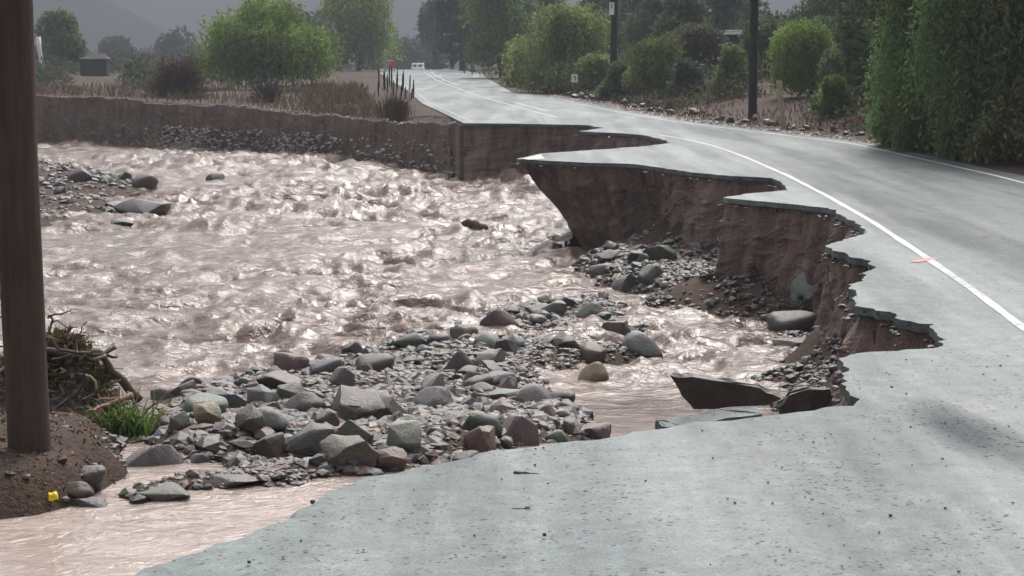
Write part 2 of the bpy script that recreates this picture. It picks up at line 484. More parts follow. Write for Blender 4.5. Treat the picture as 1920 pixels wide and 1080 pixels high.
def wpoly(px): return np.array([onwater(x, y)[:2] for x, y in px])
BAR = wpoly([(255, 800), (330, 740), (480, 705), (560, 695), (700, 660), (740, 640), (860, 606), (980, 575), (1090, 566), (1150, 562), (1200, 600), (1260, 625),
             (1230, 668), (1110, 680), (1010, 700), (1040, 740), (1110, 775), (1130, 822), (960, 850), (830, 872), (700, 882), (560, 866), (450, 868), (380, 868), (265, 872)])
RUBBLE = wpoly([(1090, 500), (1190, 470), (1320, 480), (1480, 470), (1600, 520), (1640, 600), (1520, 612), (1350, 562), (1250, 558), (1180, 545)])
NOTCH = wpoly([(1430, 628), (1560, 590), (1760, 620), (1760, 690), (1560, 668), (1450, 652)])
MOUND = wpoly([(-150, 745), (60, 775), (150, 800), (225, 842), (235, 890), (150, 945), (60, 965), (-150, 985)])
ISLAND = wpoly([(-250, 298), (60, 300), (150, 315), (240, 335), (285, 350), (225, 375), (205, 402), (130, 412), (60, 425), (-250, 480)])
SHOAL = wpoly([(195, 925), (340, 885), (520, 880), (690, 888), (560, 915), (380, 930), (250, 950)])
SHOAL_B = wpoly([(390, 862), (700, 874), (835, 868), (790, 884), (690, 898), (420, 893)])
OFFS = [(BAR, 0.10, 0.5), (RUBBLE, 0.34, 0.9), (NOTCH, 0.06, 0.4), (MOUND, 0.16, 0.35), (ISLAND, 0.14, 1.6), (SHOAL, 0.035, 0.3), (SHOAL_B, 0.03, 0.25)]

def bed(x, y):
    P = np.stack([x, y], 1)
    o = np.full(len(P), -0.32)
    for poly, amp, w in OFFS:
        c = poly.mean(0); r = np.abs(poly - c).max(0) + 3
        m = (np.abs(P - c) < r).all(1)
        if m.any():
            s = sdist(P[m], poly)
            o[m] = np.maximum(o[m], -0.32 + (amp + 0.32) * sst(w, -w * 0.6, s))
    m = (y > 12) & (y < 36) & (x > 0.2) & (x < 6)
    if m.any():
        wd = np.maximum(-sdist(P[m], RIVER), 0)
        k = sst(22.5, 24.2, y[m]) * sst(34, 31, y[m]) * sst(1.0, 2.0, x[m])
        k2 = sst(13.0, 14.0, y[m]) * sst(24.0, 22, y[m]) * sst(1.3, 2.2, x[m])
        jag = 1 + 0.5 * fbm(x[m] * 1.7, y[m] * 1.7, 0, 33)
        o[m] = np.maximum(o[m], (-0.2 + (0.95 * k + 0.62 * k2) * jag * np.exp(-wd / (0.5 + 0.5 * k))) * np.maximum(k, k2) - 0.32 * (1 - np.maximum(k, k2)))
    return zw(y) + o + 0.05 * fbm(x * 1.6, y * 1.6, 0, 3) + 0.025 * fbm(x * 6, y * 6, 0, 9)

def land(x, y):
    dx = x - xc(y)
    z = -0.12 + 0.085 * np.maximum(sst(50, 54, y), sst(16, 24, y) * (dx > 3)) + zroad(y)
    z = z + np.clip((dx - 4.6) * 0.13, 0, 1.1) * sst(18, 34, y)
    rgt = sst(4.6, 6.0, dx); lft = sst(-6.5, -9, dx)
    far = 1 + np.clip(y / 120, 0, 1)
    z = z + (rgt + lft) * (0.10 * fbm(x * 0.4, y * 0.25, 0, 21) * far + 0.03 * fbm(x * 2.1, y * 2.1, 0, 5))
    # the far bank top runs from the road's level up a little to the left
    bz = np.interp(x / np.maximum(y, 1), fb_top[:, 0] / fb_top[:, 1], fb_top[:, 2])
    by = np.interp(x / np.maximum(y, 1), fb_top[:, 0] / fb_top[:, 1], fb_top[:, 1])
    w = sst(45, 50, y) * sst(16, 0, y - by) * sst(-3.4, -4.4, dx)
    return z * (1 - w) + (bz - 0.03 + 0.04 * fbm(x * 1.5, y * 1.5, 0, 8)) * w

def gz(x, y):
    x = np.asarray(x, float); y = np.asarray(y, float)
    sd = np.full(len(x), 99.0)
    m = (y < 95) & (y > -2) & (x < 9) & (x > -62)
    if m.any(): sd[m] = sdist(np.stack([x[m], y[m]], 1), RIVER)
    tp = EDGE[EDGE_PX.index((968, 298))]
    sd = sd - 1.9 * np.exp(-((x - tp[0]) ** 2 + (y - tp[1]) ** 2) / 9.0)
    k = sst(0.25, 0.8, sd)
    z = np.where(k > 0, land(x, y), 0.0)
    b = np.zeros(len(x)); mb = k < 1
    if mb.any(): b[mb] = bed(x[mb], y[mb])
    return b * (1 - k) + z * k

def hit(px, py):
    d = ray(px, py); P = np.array([0, 0, CAM_H]) + d[None] * T_S[::2, None]
    g = P[:, 2] - gz(P[:, 0], P[:, 1])
    i = max(int(np.argmax(g < 0)), 1)
    u = g[i - 1] / (g[i - 1] - g[i])
    return P[i - 1] + (P[i] - P[i - 1]) * u

def fan(y0, y1, ny, t0, t1, nt):
    ys = np.geomspace(y0, y1, ny); ts = np.linspace(t0, t1, nt)
    Y, T = np.meshgrid(ys, ts, indexing='ij')
    idx = np.arange(ny * nt).reshape(ny, nt)
    F = np.stack([idx[:-1, :-1], idx[:-1, 1:], idx[1:, 1:], idx[1:, :-1]], -1).reshape(-1, 4)
    return (Y * T).ravel(), Y.ravel(), F

# ground: one sheet out to the horizon
gx, gy, gf = fan(4.0, 6000.0, 560, -0.62, 0.55, 330)
g_z = gz(gx, gy)
g_z = g_z - sst(400, 1500, gy) * 6
grd = np_obj('ground', np.stack([gx, gy, g_z], 1), gf, M['ground'], None, True)
tag(grd, kind='structure')
apron = np_obj('ground', np.array([(-60, -40, -0.6), (60, -40, -0.6), (60, 6, -0.6), (-60, 6, -0.6)]), np.array([(0, 1, 2, 3)]), M['ground'])
tag(apron, kind='structure')

# ------------------------------------------------------------------ road
def resample(poly, step, amp, seed):
    out = []
    acc = 0.0
    for i in range(len(poly) - 1):
        a, b = poly[i], poly[i + 1]; L = np.linalg.norm(b - a)
        st = step * max(1.0, min(a[1], b[1]) / 18.0)
        n = max(1, int(L / st))
        nrm = np.array([-(b - a)[1], (b - a)[0]]) / (L + 1e-9)
        for k in range(n):
            t = k / n
            p = a + (b - a) * t
            if k > 0:
                q = (acc + L * t)
                p = p + nrm * amp * (0.65 * float(vn(q * 3.1, 0.0, 0.0, seed)) + 0.6 * float(vn(q * 11.0, 3.0, 0.0, seed)))
            out.append(p)
        acc += L
    out.append(poly[-1])
    return np.array(out)

edge_f = resample(EDGE, 0.09, 0.055, 4)
road_poly = np.vstack([[(-3.2, -6)], [(-3.0, 2.5)], edge_f, LEFT_FAR, RIGHT_FAR[::-1]])
bm = bmesh.new()
vs = [bm.verts.new((p[0], p[1], 0)) for p in road_poly]
f = bm.faces.new(vs)
if f.normal.z < 0: f.normal_flip()
f.normal_update()
bmesh.ops.triangulate(bm, faces=[f], quad_method='BEAUTY', ngon_method='BEAUTY')
for yy in list(range(150, 336, 8)):
    bmesh.ops.bisect_plane(bm, geom=bm.verts[:] + bm.edges[:] + bm.faces[:], plane_co=(0, yy, 0), plane_no=(0, 1, 0))
for fc in bm.faces:
    fc.normal_update()
    if fc.normal.z < 0: fc.normal_flip()
r = bmesh.ops.extrude_face_region(bm, geom=bm.faces[:])
for v in [g for g in r['geom'] if isinstance(g, bmesh.types.BMVert)]:
    v.co.z = -0.065                                   # new (bottom) face
for v in bm.verts:
    if v.co.y > 150: v.co.z += float(zroad(v.co.y))
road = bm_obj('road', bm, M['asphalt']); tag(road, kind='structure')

def strip(name, ys, off, w, mat, parent, z=0.004, gaps=None, xf=xc):
    V = []; F = []
    for i, y in enumerate(ys):
        x = float(xf(y)) + off; dx = float(xf(y + 0.3) - xf(y - 0.3)) / 0.6
        n = np.array([1.0, -dx]) / math.hypot(1, dx)
        zz = z + float(zroad(y))
        ww = w * (1 + 0.18 * float(vn(y * 2.3, 0.0, 0.0, 31)))
        V += [(x - n[0] * ww / 2, y - n[1] * ww / 2, zz), (x + n[0] * ww / 2, y + n[1] * ww / 2, zz)]
        if i and not (gaps and any(a < y < b for a, b in gaps)):
            k = 2 * i; F.append((k - 2, k - 1, k + 1, k))
    return np_obj(name, np.array(V), np.array(F), mat, parent)

strip('center_line', np.arange(4, 160, 0.5), 0.0, 0.078, M['paint'], road, gaps=[(43.5, 55)])
strip('faded_lane_line', np.arange(60, 160, 0.5), 0.5, 0.11, M['paint'], road, z=0.0035, gaps=[(70, 104)])
RX = RIGHT_FAR[np.argsort(RIGHT_FAR[:, 1])]
strip('edge_line', np.arange(4, 72, 0.5), -0.42, 0.07, M['paint'], road, xf=lambda y: np.interp(y, RX[:, 1], RX[:, 0]))
LFx = np.vstack([[EDGE[-1]], LEFT_FAR]); 
strip('edge_line', np.arange(51, 120, 0.5), 0.3, 0.08, M['faded'], road, xf=lambda y: np.interp(y, LFx[:, 1], LFx[:, 0]))
a_ = Acc(); q_ = [flat(978, 297.5), flat(1014, 290), flat(1022, 298.5), flat(992, 300)]
a_.add([(p[0], p[1], .005) for p in q_], [(3, 2, 1, 0)]); a_.obj('edge_line', M['paint'], road)
# red survey mark beside the centre line
a = flat(1722, 489); b = flat(1760, 484)
mk = Acc()
for p, q, w in ((flat(1714, 492), flat(1750, 485), 0.02), (flat(1738, 482), flat(1764, 492), 0.04)):
    d = (q - p)[:2]; n = np.array([-d[1], d[0]]) / np.linalg.norm(d) * w * 2.2
    mk.add([(p[0] - n[0], p[1] - n[1], .0062), (q[0] - n[0], q[1] - n[1], .0062), (q[0] + n[0], q[1] + n[1], .0062), (p[0] + n[0], p[1] + n[1], .0062)], [(0, 1, 2, 3)])
    break
mk.obj('red_paint_mark', M['redpaint'], road)

# ------------------------------------------------------------------ cut walls of soil under the asphalt
def wall(name, top, slope, zt, mat, seed, zbot=None, nz=26, amp=0.17, setback=0.05, normals=None, push=None):
    """top (n,2) line, soil face hanging below it down under the bed; slope (n,) outward metres per metre of drop"""
    n = len(top)
    if normals is None:
        tn = np.gradient(top, axis=0)
        nr = np.stack([-tn[:, 1], tn[:, 0]], 1)
        nr /= np.linalg.norm(nr, axis=1)[:, None] + 1e-9
        for _ in range(5):
            nr[1:-1] = (nr[:-2] + nr[1:-1] * 2 + nr[2:]) / 4
        nr /= np.linalg.norm(nr, axis=1)[:, None] + 1e-9
    else:
        nr = normals
    zb = bed(top[:, 0], top[:, 1]) - 0.5 if zbot is None else zbot
    s = np.concatenate([[0], np.cumsum(np.linalg.norm(np.diff(top, axis=0), axis=1))])
    V = np.zeros((n, nz, 3))
    for k in range(nz):
        t = (k / (nz - 1)) ** 0.9
        z = zt + (zb - zt) * t
        dep = zt - z
        o = -setback + slope * dep * (0.6 + 0.4 * sst(0.0, 0.8, dep))
        run = fbm(s * 1.4, z * 0.35, 0, seed) * 0.9 + fbm(s * 5.0, z * 0.8, 0, seed + 5) * 0.45
        clod = fbm(s * 4.0, z * 2.2, 0, seed + 9) * 0.6 + np.maximum(0, fbm(s * 9.0, z * 9.0, 0, seed + 19)) * 0.5
        o = o + amp * sst(0.0, 0.35, dep) * (run + clod)
        V[:, k, 0] = top[:, 0] + nr[:, 0] * o + (0 if push is None else push * np.clip(dep / 1.5, 0, 1.3) ** 0.8); V[:, k, 1] = top[:, 1] + nr[:, 1] * o; V[:, k, 2] = z
    idx = np.arange(n * nz).reshape(n, nz)
    F = np.stack([idx[:-1, :-1], idx[1:, :-1], idx[1:, 1:], idx[:-1, 1:]], -1).reshape(-1, 4)
    return np_obj(name, V.reshape(-1, 3), F, mat, None, False)

tip = flat(968, 298)[:2]
dtip = np.linalg.norm(edge_f - tip, axis=1)
slope = 0.02 + 0.14 * sst(1.5, 6, dtip)
wl1 = wall('riverbank_cut', edge_f, slope, np.full(len(edge_f), -0.063), M['soil'], 40, push=1.15 * sst(4.8, 0.0, dtip))
tag(wl1, kind='structure')

fbt = fb_top.copy()
s_ = np.concatenate([[0], np.cumsum(np.linalg.norm(np.diff(fbt[:, :2], axis=0), axis=1))])
ss = np.arange(0, s_[-1], 0.14)
fbl = np.stack([np.interp(ss, s_, fbt[:, k]) for k in range(3)], 1)
joint = EDGE[-1]
fbl = np.vstack([fbl, [(joint[0] - 0.1, joint[1] + 0.25, -0.1), (joint[0] + 0.6, joint[1] + 0.3, -0.1)]])
fbl[:, 0] += 0.1 * fbm(ss.tolist() + [0, 0] if False else np.concatenate([ss, [ss[-1] + .1, ss[-1] + .2]]) * 0.7, 0.0, 0, 61)
fbl[:, 1] += 0.34 * fbm(np.concatenate([ss, [ss[-1] + .1, ss[-1] + .2]]) * 0.9, 2.0, 0, 62)
fbl[:, 2] += 0.11 * fbm(np.concatenate([ss, [ss[-1] + .1, ss[-1] + .2]]) * 1.3, 4.0, 0, 63)
nrm = np.zeros((len(fbl), 2)); nrm[:, 1] = -1.0
wl2 = wall('riverbank_far', fbl[:, :2], np.full(len(fbl), 0.13), fbl[:, 2], M['bank'], 50, zbot=np.full(len(fbl), -1.95), nz=20, amp=0.17, setback=0.0, normals=nrm)
tag(wl2, kind='structure')
# turf lip on the bank, running back into the land
nl = 9
L = np.zeros((len(fbl), nl, 3))
for k in range(nl):
    dy = 2.2 * (k / (nl - 1)) ** 1.4
    x = fbl[:, 0] * (1 + dy / fbl[:, 1]); y = fbl[:, 1] + dy
    t = sst(0.8, 2.2, dy)
    L[:, k, 0] = x; L[:, k, 1] = y
    L[:, k, 2] = (fbl[:, 2] + 0.03 * fbm(x * 2, y * 2, 0, 70) * min(1, k)) * (1 - t) + (land(x, y) - 0.03) * t
idx = np.arange(len(fbl) * nl).reshape(len(fbl), nl)
lip = np_obj('bank_lip', L.reshape(-1, 3), np.stack([idx[:-1, :-1], idx[1:, :-1], idx[1:, 1:], idx[:-1, 1:]], -1).reshape(-1, 4), M['ground'], None, True)
tag(lip, kind='structure')

# ------------------------------------------------------------------ water
_ys = np.concatenate([np.geomspace(4.6, 16, 90)[:-1], np.geomspace(16, 84, 490)]); _ts = np.linspace(-0.42, 0.22, 470)
_Y, _T = np.meshgrid(_ys, _ts, indexing='ij'); wx, wy = (_Y * _T).ravel(), _Y.ravel()
_i = np.arange(_Y.size).reshape(_Y.shape); wf = np.stack([_i[:-1, :-1], _i[:-1, 1:], _i[1:, 1:], _i[1:, :-1]], -1).reshape(-1, 4)
wsd = sdist(np.stack([wx, wy], 1), RIVER)
HUMPS = [(400, 432, 0.30, 0.9), (330, 425, 0.22, 0.7), (945, 572, 0.16, 0.8), (760, 372, 0.34, 1.0), (640, 380, 0.26, 0.9), (1000, 372, 0.5, 1.3), (960, 345, 0.4, 1.1), (510, 385, 0.3, 0.8),
         (420, 640, 0.12, 0.5), (300, 660, 0.12, 0.5), (880, 620, 0.1, 0.5), (700, 545, 0.15, 0.7), (560, 500, 0.14, 0.6), (310, 490, 0.2, 0.4), (1090, 430, 0.2, 0.8), (1020, 520, 0.12, 0.7), (390, 320, 0.4, 1.4), (200, 650, 0.1, 0.5)]
main = sst(14, 22, wy)
amp = 0.011 + 0.03 * sst(11, 14, wy) + 0.185 * main * (1 - 0.55 * sst(-2.6, -4.2, wx) * sst(40, 28, wy))
amp = amp * (1 - 0.45 * sst(1.2, 3.0, wx) * sst(30, 22, wy))
qx = wx + 0.35 * fbm(wx * 0.8, wy * 0.6, 0, 80, 3); qy = wy + 0.5 * fbm(wx * 0.8, wy * 0.6, 0, 81, 3)
h = 0.7 * fbm(qx * 0.42, qy * 0.62, 0, 82, 3)
h = h + 0.55 * (0.5 - np.abs(fbm(qx * 0.95, qy * 1.35, 0, 83, 3)) * 2.2)
h = h + 0.36 * (0.45 - np.abs(fbm(qx * 1.9, qy * 2.5, 0, 84, 3)) * 2.0)
h = h + 0.09 * fbm(qx * 5.0, qy * 6.0, 0, 85, 2)
h = h - h.mean()
calm = sst(-0.1, 0.35, fbm(wx * 0.22, wy * 0.14, 0, 86, 2) + 0.15)
hz = amp * h * (0.55 + 0.6 * calm) * 1.15
for px, py, a, s in HUMPS:
    p = onwater(px, py)
    d2 = ((wx - p[0]) / s) ** 2 + ((wy - p[1]) / (s * 0.9)) ** 2
    hz = hz + a * 0.85 * np.exp(-d2 * 1.6) * (1 + 0.5 * fbm(wx * 3, wy * 2.2, 0, 87, 3))
w_z = zw(wy) + hz
keep = (wsd < 0.7)
wb = np.full(len(wx), -9.0); wb[keep] = bed(wx[keep], wy[keep])
ok = keep & (wb < w_z + 0.25)
fk = ok[wf].all(1)
used = np.unique(wf[fk]); remap = np.full(len(wx), -1); remap[used] = np.arange(len(used))
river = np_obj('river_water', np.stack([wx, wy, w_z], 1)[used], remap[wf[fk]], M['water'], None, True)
tag(river, kind='structure')

# ------------------------------------------------------------------ hills
def ridge(name, y0, depth, prof, mat, seed, amp, nx=220, ny=40):
    xs = np.array([p[0] for p in prof]); hs = np.array([p[1] for p in prof])
    X = np.linspace(xs[0], xs[-1], nx); T = np.linspace(0, 1, ny)
    XX, TT = np.meshgrid(X, T, indexing='ij')
    e = np.interp(XX, xs, hs) * np.sin(np.clip(TT * 1.25, 0, 1) * math.pi / 2) ** 1.1
    YY = y0 + TT * depth
    sc = 5.0 / depth
    Z = -16 + e + amp * (fbm(XX * sc, YY * sc, 0, seed, 6) + 0.35) * np.clip(TT * 2.2, 0, 1)
    idx = np.arange(nx * ny).reshape(nx, ny)
    F = np.stack([idx[:-1, :-1], idx[1:, :-1], idx[1:, 1:], idx[:-1, 1:]], -1).reshape(-1, 4)
    o = np_obj(name, np.stack([XX, YY, Z], -1).reshape(-1, 3), F, mat, None, True)
    return tag(o, kind='structure')
# nearer scrubby ridge falling from the upper left
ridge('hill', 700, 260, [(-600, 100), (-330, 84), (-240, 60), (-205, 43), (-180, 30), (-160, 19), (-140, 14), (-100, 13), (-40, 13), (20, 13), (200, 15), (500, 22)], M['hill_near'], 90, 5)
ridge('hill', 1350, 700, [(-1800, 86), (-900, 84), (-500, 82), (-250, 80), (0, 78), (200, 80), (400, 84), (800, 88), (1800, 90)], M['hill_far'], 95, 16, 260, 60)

# ------------------------------------------------------------------ stones
def norm_mesh(me):
    n = len(me.vertices); co = np.empty(n * 3, np.float32); me.vertices.foreach_get('co', co); co = co.reshape(-1, 3)
    lo, hi = co.min(0), co.max(0)
    co = (co - (lo + hi) / 2) / (hi - lo)
    co[:, 2] += 0.5
    me.vertices.foreach_set('co', co.ravel()); me.update()
    me.materials.append(M['rock'])
    return me

def rock_round(seed, sub=2):
    bm = bmesh.new(); bmesh.ops.create_icosphere(bm, subdivisions=sub, radius=1)
    co = np.array([v.co[:] for v in bm.verts])
    d = 1 + 0.34 * fbm(co[:, 0] * 1.2 + seed, co[:, 1] * 1.2, co[:, 2] * 1.2, seed, 4)
    rg = np.random.default_rng(seed)
    co = co * d[:, None]
    for _ in range(6):                                    # worn flats
        n = rg.normal(size=3); n /= np.linalg.norm(n); c = rg.uniform(0.5, 0.8)
        q = co @ n; co = co - np.where(q > c, (q - c) * 0.85, 0)[:, None] * n
    for v, c in zip(bm.verts, co): v.co = c
    me = bpy.data.meshes.new('boulder'); bm.to_mesh(me); bm.free()
    for p in me.polygons: p.use_smooth = True
    return norm_mesh(me)

def rock_angular(seed, flat_=1.0, npts=15):
    rg = np.random.default_rng(seed)
    P = rg.normal(size=(npts, 3)); P /= np.linalg.norm(P, axis=1)[:, None]
    P *= rg.uniform(0.75, 1.05, (npts, 1)); P[:, 2] *= flat_
    bm = bmesh.new()
    vs = [bm.verts.new(p) for p in P]
    bmesh.ops.convex_hull(bm, input=vs)
    bmesh.ops.dissolve_limit(bm, angle_limit=R(14), verts=bm.verts[:], edges=bm.edges[:])
    bmesh.ops.bevel(bm, geom=bm.edges[:] , offset=0.075, segments=2, affect='EDGES', profile=0.6)
    bmesh.ops.triangulate(bm, faces=bm.faces[:])
    bmesh.ops.subdivide_edges(bm, edges=[e for e in bm.edges if e.calc_length() > 0.3], cuts=1)
    co = np.array([v.co[:] for v in bm.verts])
    d = 1 + 0.13 * fbm(co[:, 0] * 2.6 + seed, co[:, 1] * 2.6, co[:, 2] * 2.6, seed, 3)
    for v, c, k in zip(bm.verts, co, d): v.co = c * k
    me = bpy.data.meshes.new('boulder'); bm.to_mesh(me); bm.free()
    for p in me.polygons: p.use_smooth = True
    if hasattr(me, 'set_sharp_from_angle'): me.set_sharp_from_angle(angle=R(30))
    return norm_mesh(me)

RK = {'round': [rock_round(100 + i, 3) for i in range(7)], 'ang': [rock_angular(200 + i) for i in range(9)], 'slab': [rock_angular(300 + i, 0.45, 13) for i in range(6)]}
CG = {'G': (0.115, 0.112, 0.108), 'GG': (0.10, 0.099, 0.085), 'R': (0.105, 0.06, 0.05), 'BR': (0.10, 0.077, 0.066), 'T': (0.20, 0.148, 0.108),
      'L': (0.21, 0.2, 0.185), 'D': (0.045, 0.043, 0.042), 'BL': (0.088, 0.09, 0.095), 'PR': (0.096, 0.072, 0.066), 'DG': (0.062, 0.064, 0.053)}
PLACED = []; STONES = []; BOULD = []
def put_rock(name, kind, i, P, dims, col, label, cat, group=None, rz=0.0, tilt=0.0, bury=0.15, roll=0.0):
    o = bpy.data.objects.new(name, RK[kind][i % len(RK[kind])])
    o.location = (P[0], P[1], P[2] - bury * dims[2])
    o.rotation_euler = (roll, tilt, rz); o.scale = dims
    j = [c * random.uniform(0.68, 0.88) for c in CG[col]]
    o.color = (*j, 1)
    link(o); tag(o, label, cat, group)
    PLACED.append((P[0], P[1], max(dims[0], dims[1]) / 2))
    (STONES if group else BOULD).append((o, col, kind))
    return o

BOULDERS = [  # picture column, foot row, width, height (px of the photograph), colour, shape, tilt, label
 (928, 626, 88, 56, 'R', 'round', .35, 'red brown oval boulder on the crest of the gravel bar'),
 (535, 700, 78, 44, 'R', 'round', .25, 'smooth red brown boulder alone at the river edge of the bar'),
 (384, 808, 72, 60, 'T', 'ang', .1, 'angular tan block at the left end of the gravel bar'),
 (455, 830, 95, 72, 'GG', 'slab', .45, 'grey green slab leaning beside the tan block'),
 (288, 896, 140, 62, 'G', 'ang', .0, 'large pale grey boulder with flat top beside the near water'),
 (570, 778, 95, 48, 'GG', 'round', -.1, 'domed greenish grey boulder behind a brown wedge stone'),
 (603, 802, 58, 40, 'BR', 'ang', .4, 'brown wedge stone leaning on the domed greenish boulder'),
 (585, 852, 115, 58, 'GG', 'slab', -.15, 'broad pale green grey block low on the gravel bar'),
 (505, 858, 62, 52, 'PR', 'ang', .0, 'purple brown pointed stone left of the broad pale block'),
 (655, 862, 88, 82, 'DG', 'ang', .1, 'tall dark green stone right of the broad pale block'),
 (757, 846, 86, 66, 'L', 'ang', .1, 'light grey triangular stone near the asphalt edge'),
 (735, 882, 78, 46, 'R', 'ang', .0, 'reddish broken stone at the foot of the light triangular one'),
 (803, 775, 92, 62, 'G', 'round', .3, 'big grey rounded boulder in the middle of the bar'),
 (808, 742, 60, 48, 'L', 'ang', .2, 'pale upright stone behind the big rounded boulder'),
 (905, 818, 96, 54, 'DG', 'round', -.2, 'dark green smooth boulder near the asphalt edge'),
 (970, 838, 95, 66, 'PR', 'ang', .0, 'large brown purple boulder against the asphalt edge'),
 (1040, 836, 62, 34, 'G', 'slab', .0, 'grey flat stone touching the asphalt edge'),
 (1112, 824, 78, 34, 'BR', 'ang', .0, 'brown ridge backed stone at the asphalt edge by the pool'),
 (1062, 815, 36, 28, 'D', 'ang', .0, 'small dark block between the flat and the ridge backed stones'),
 (1110, 782, 66, 52, 'T', 'round', .1, 'tan and grey boulder standing at the edge of the pool'),
 (1205, 668, 88, 50, 'G', 'round', .0, 'smooth grey boulder in the shallows right of the bar'),
 (855, 704, 62, 56, 'PR', 'round', .3, 'pinkish grey egg shaped boulder in the bar'),
 (878, 728, 48, 40, 'R', 'round', .5, 'reddish stone below the egg shaped boulder'),
 (915, 690, 66, 44, 'L', 'ang', .2, 'pale chalky stone right of the egg shaped boulder'),
 (1000, 594, 56, 32, 'BR', 'slab', .3, 'brown slab tilted up at the river edge of the bar'),
 (1040, 596, 66, 34, 'GG', 'slab', -.1, 'greenish flat stone at the far crest of the bar'),
 (1106, 604, 66, 42, 'GG', 'round', .1, 'rounded greenish stone at the far right end of the bar'),
 (1060, 668, 76, 42, 'BR', 'slab', .35, 'layered brown stone with a pale ridge in the bar'),
 (768, 656, 92, 34, 'DG', 'slab', -.1, 'dark green flat stone at the waterline of the bar'),
 (865, 645, 62, 38, 'BR', 'round', .1, 'brown stone left of the red oval boulder'),
 (908, 656, 62, 36, 'GG', 'round', .3, 'greenish stone just below the red oval boulder'),
 (962, 654, 42, 28, 'L', 'round', .4, 'small pale pebble like boulder right below the red oval one'),
 (703, 706, 82, 46, 'BR', 'round', .0, 'broad brown mound like boulder near the waterline'),
 (641, 728, 58, 44, 'PR', 'ang', .0, 'dark purple pointed stone near the waterline'),
 (520, 732, 102, 36, 'BR', 'ang', .15, 'long brown boulder behind the pebbles at the waterline'),
 (350, 748, 50, 36, 'BR', 'ang', -.2, 'brown stone at the left waterline end of the bar'),
 (303, 772, 62, 40, 'PR', 'round', .1, 'purple brown stone beside the green grass tuft'),
 (335, 812, 46, 44, 'BL', 'ang', .0, 'blue grey stone left of the tan block'),
 (168, 972, 112, 34, 'GG', 'slab', .0, 'low flat greenish stone lying in the near flood water'),
 (172, 910, 62, 40, 'BR', 'round', .0, 'muddy rounded stone among the debris by the pole'),
 (140, 932, 70, 34, 'BR', 'round', .2, 'brown stone just above the low flat one'),
 (1172, 546, 58, 38, 'GG', 'ang', .0, 'grey green block at the river end of the rubble'),
 (1220, 532, 62, 40, 'GG', 'ang', .1, 'greenish block in the rubble under the asphalt tongue'),
 (1122, 522, 58, 34, 'BR', 'slab', .3, 'brown plate at the river edge of the rubble'),
 (1233, 492, 72, 36, 'DG', 'slab', .0, 'dark green plate lying against the soil face'),
 (1508, 560, 70, 56, 'L', 'ang', .2, 'big grey boulder tucked under the jagged asphalt'),
 (1482, 626, 100, 46, 'PR', 'round', .0, 'large muddy grey boulder below the jagged asphalt'),
 (1490, 656, 96, 22, 'BR', 'slab', .0, 'low muddy slab in front of the large muddy boulder'),
 (1332, 642, 42, 18, 'D', 'round', .0, 'dark stone in the right hand stream'),
 (1275, 672, 52, 24, 'DG', 'round', .0, 'dark green stone in the stream right of the grey boulder'),
 (1336, 684, 42, 22, 'D', 'ang', .0, 'dark pointed stone in the pool above the tilted asphalt slab'),
 (1380, 684, 44, 14, 'D', 'round', .0, 'low dark stone right of the pointed one in the pool'),
 (1432, 604, 46, 20, 'L', 'slab', .3, 'pale plate leaning beside the right hand stream'),
 (272, 358, 50, 34, 'BR', 'round', .0, 'brown rounded boulder at the tip of the stony island'),
 (264, 412, 118, 30, 'PR', 'ang', .0, 'broad flat boulder in the rapids below the stony island'),
 (172, 440, 62, 18, 'D', 'round', .0, 'dark wet stone in the white water near the pole'),
 (225, 456, 58, 22, 'D', 'ang', .0, 'dark wet stone nearest the smooth water below the rapids'),
 (405, 362, 40, 20, 'BR', 'ang', .0, 'lone brown stone breaking the surface in mid river'),
 (300, 934, 150, 26, 'GG', 'slab', .0, 'long flat muddy stone barely out of the near flood water'),
 (440, 912, 110, 20, 'BR', 'slab', .0, 'flat brown stone awash between the bar and the near flood'),
 (372, 878, 52, 30, 'D', 'ang', .0, 'dark stone beside the straw tuft at the foot of the bar'),
 (212, 392, 40, 16, 'BL', 'ang', .0, 'blue grey stone on the island shore'),
]
for i, (px, py, w, hh, c, kind, tl, lab) in enumerate(BOULDERS):
    P = hit(px, py - 0.12 * hh)
    zz = max(P[2], zw(P[1]) - 0.03)
    k = P[1] / FPX
    W, H = w * k * 0.93, hh * k * 0.93
    put_rock('boulder', kind, i, (P[0], P[1] + 0.1 * W, zz), (W * 0.97, W * random.uniform(0.7, 0.95), H * 1.3), c, lab, 'boulder', None,
             random.uniform(-0.35, 0.35), tl, 0.33)

def scatter(poly, n, smin, smax, power, cols, name, label, cat, group, seed, ov=0.7):
    rg = np.random.default_rng(seed); made = 0; tries = 0
    lo, hi = poly.min(0), poly.max(0)
    cand = rg.uniform(lo, hi, (n * 12, 2)); cand = cand[sdist(cand, poly) < 0.12]; cand = cand[sdist(cand, RIVER) < -0.12]
    sizes = smin * (smax / smin) ** (rg.uniform(0, 1, len(cand)) ** power)
    sizes = np.concatenate([np.sort(sizes[:n])[::-1], sizes[n:]])
    z = gz(cand[:, 0], cand[:, 1])
    for (x, y), s, zz in zip(cand, sizes, z):
        if made >= n: break
        if any((x - a) ** 2 + (y - b) ** 2 < (ov * (s / 2 + r)) ** 2 for a, b, r in PLACED): continue
        kind = rg.choice(['round', 'ang', 'ang', 'slab'])
        hh = s * rg.uniform(0.45, 0.8) * (0.7 if kind == 'slab' else 1)
        put_rock(name, kind, int(rg.integers(20)), (x, y, zz), (s, s * rg.uniform(0.6, 0.9), hh), rg.choice(cols), label, cat, group,
                 rg.uniform(-3, 3), rg.uniform(-.35, .35), 0.2, rg.uniform(-.3, .3))
        made += 1
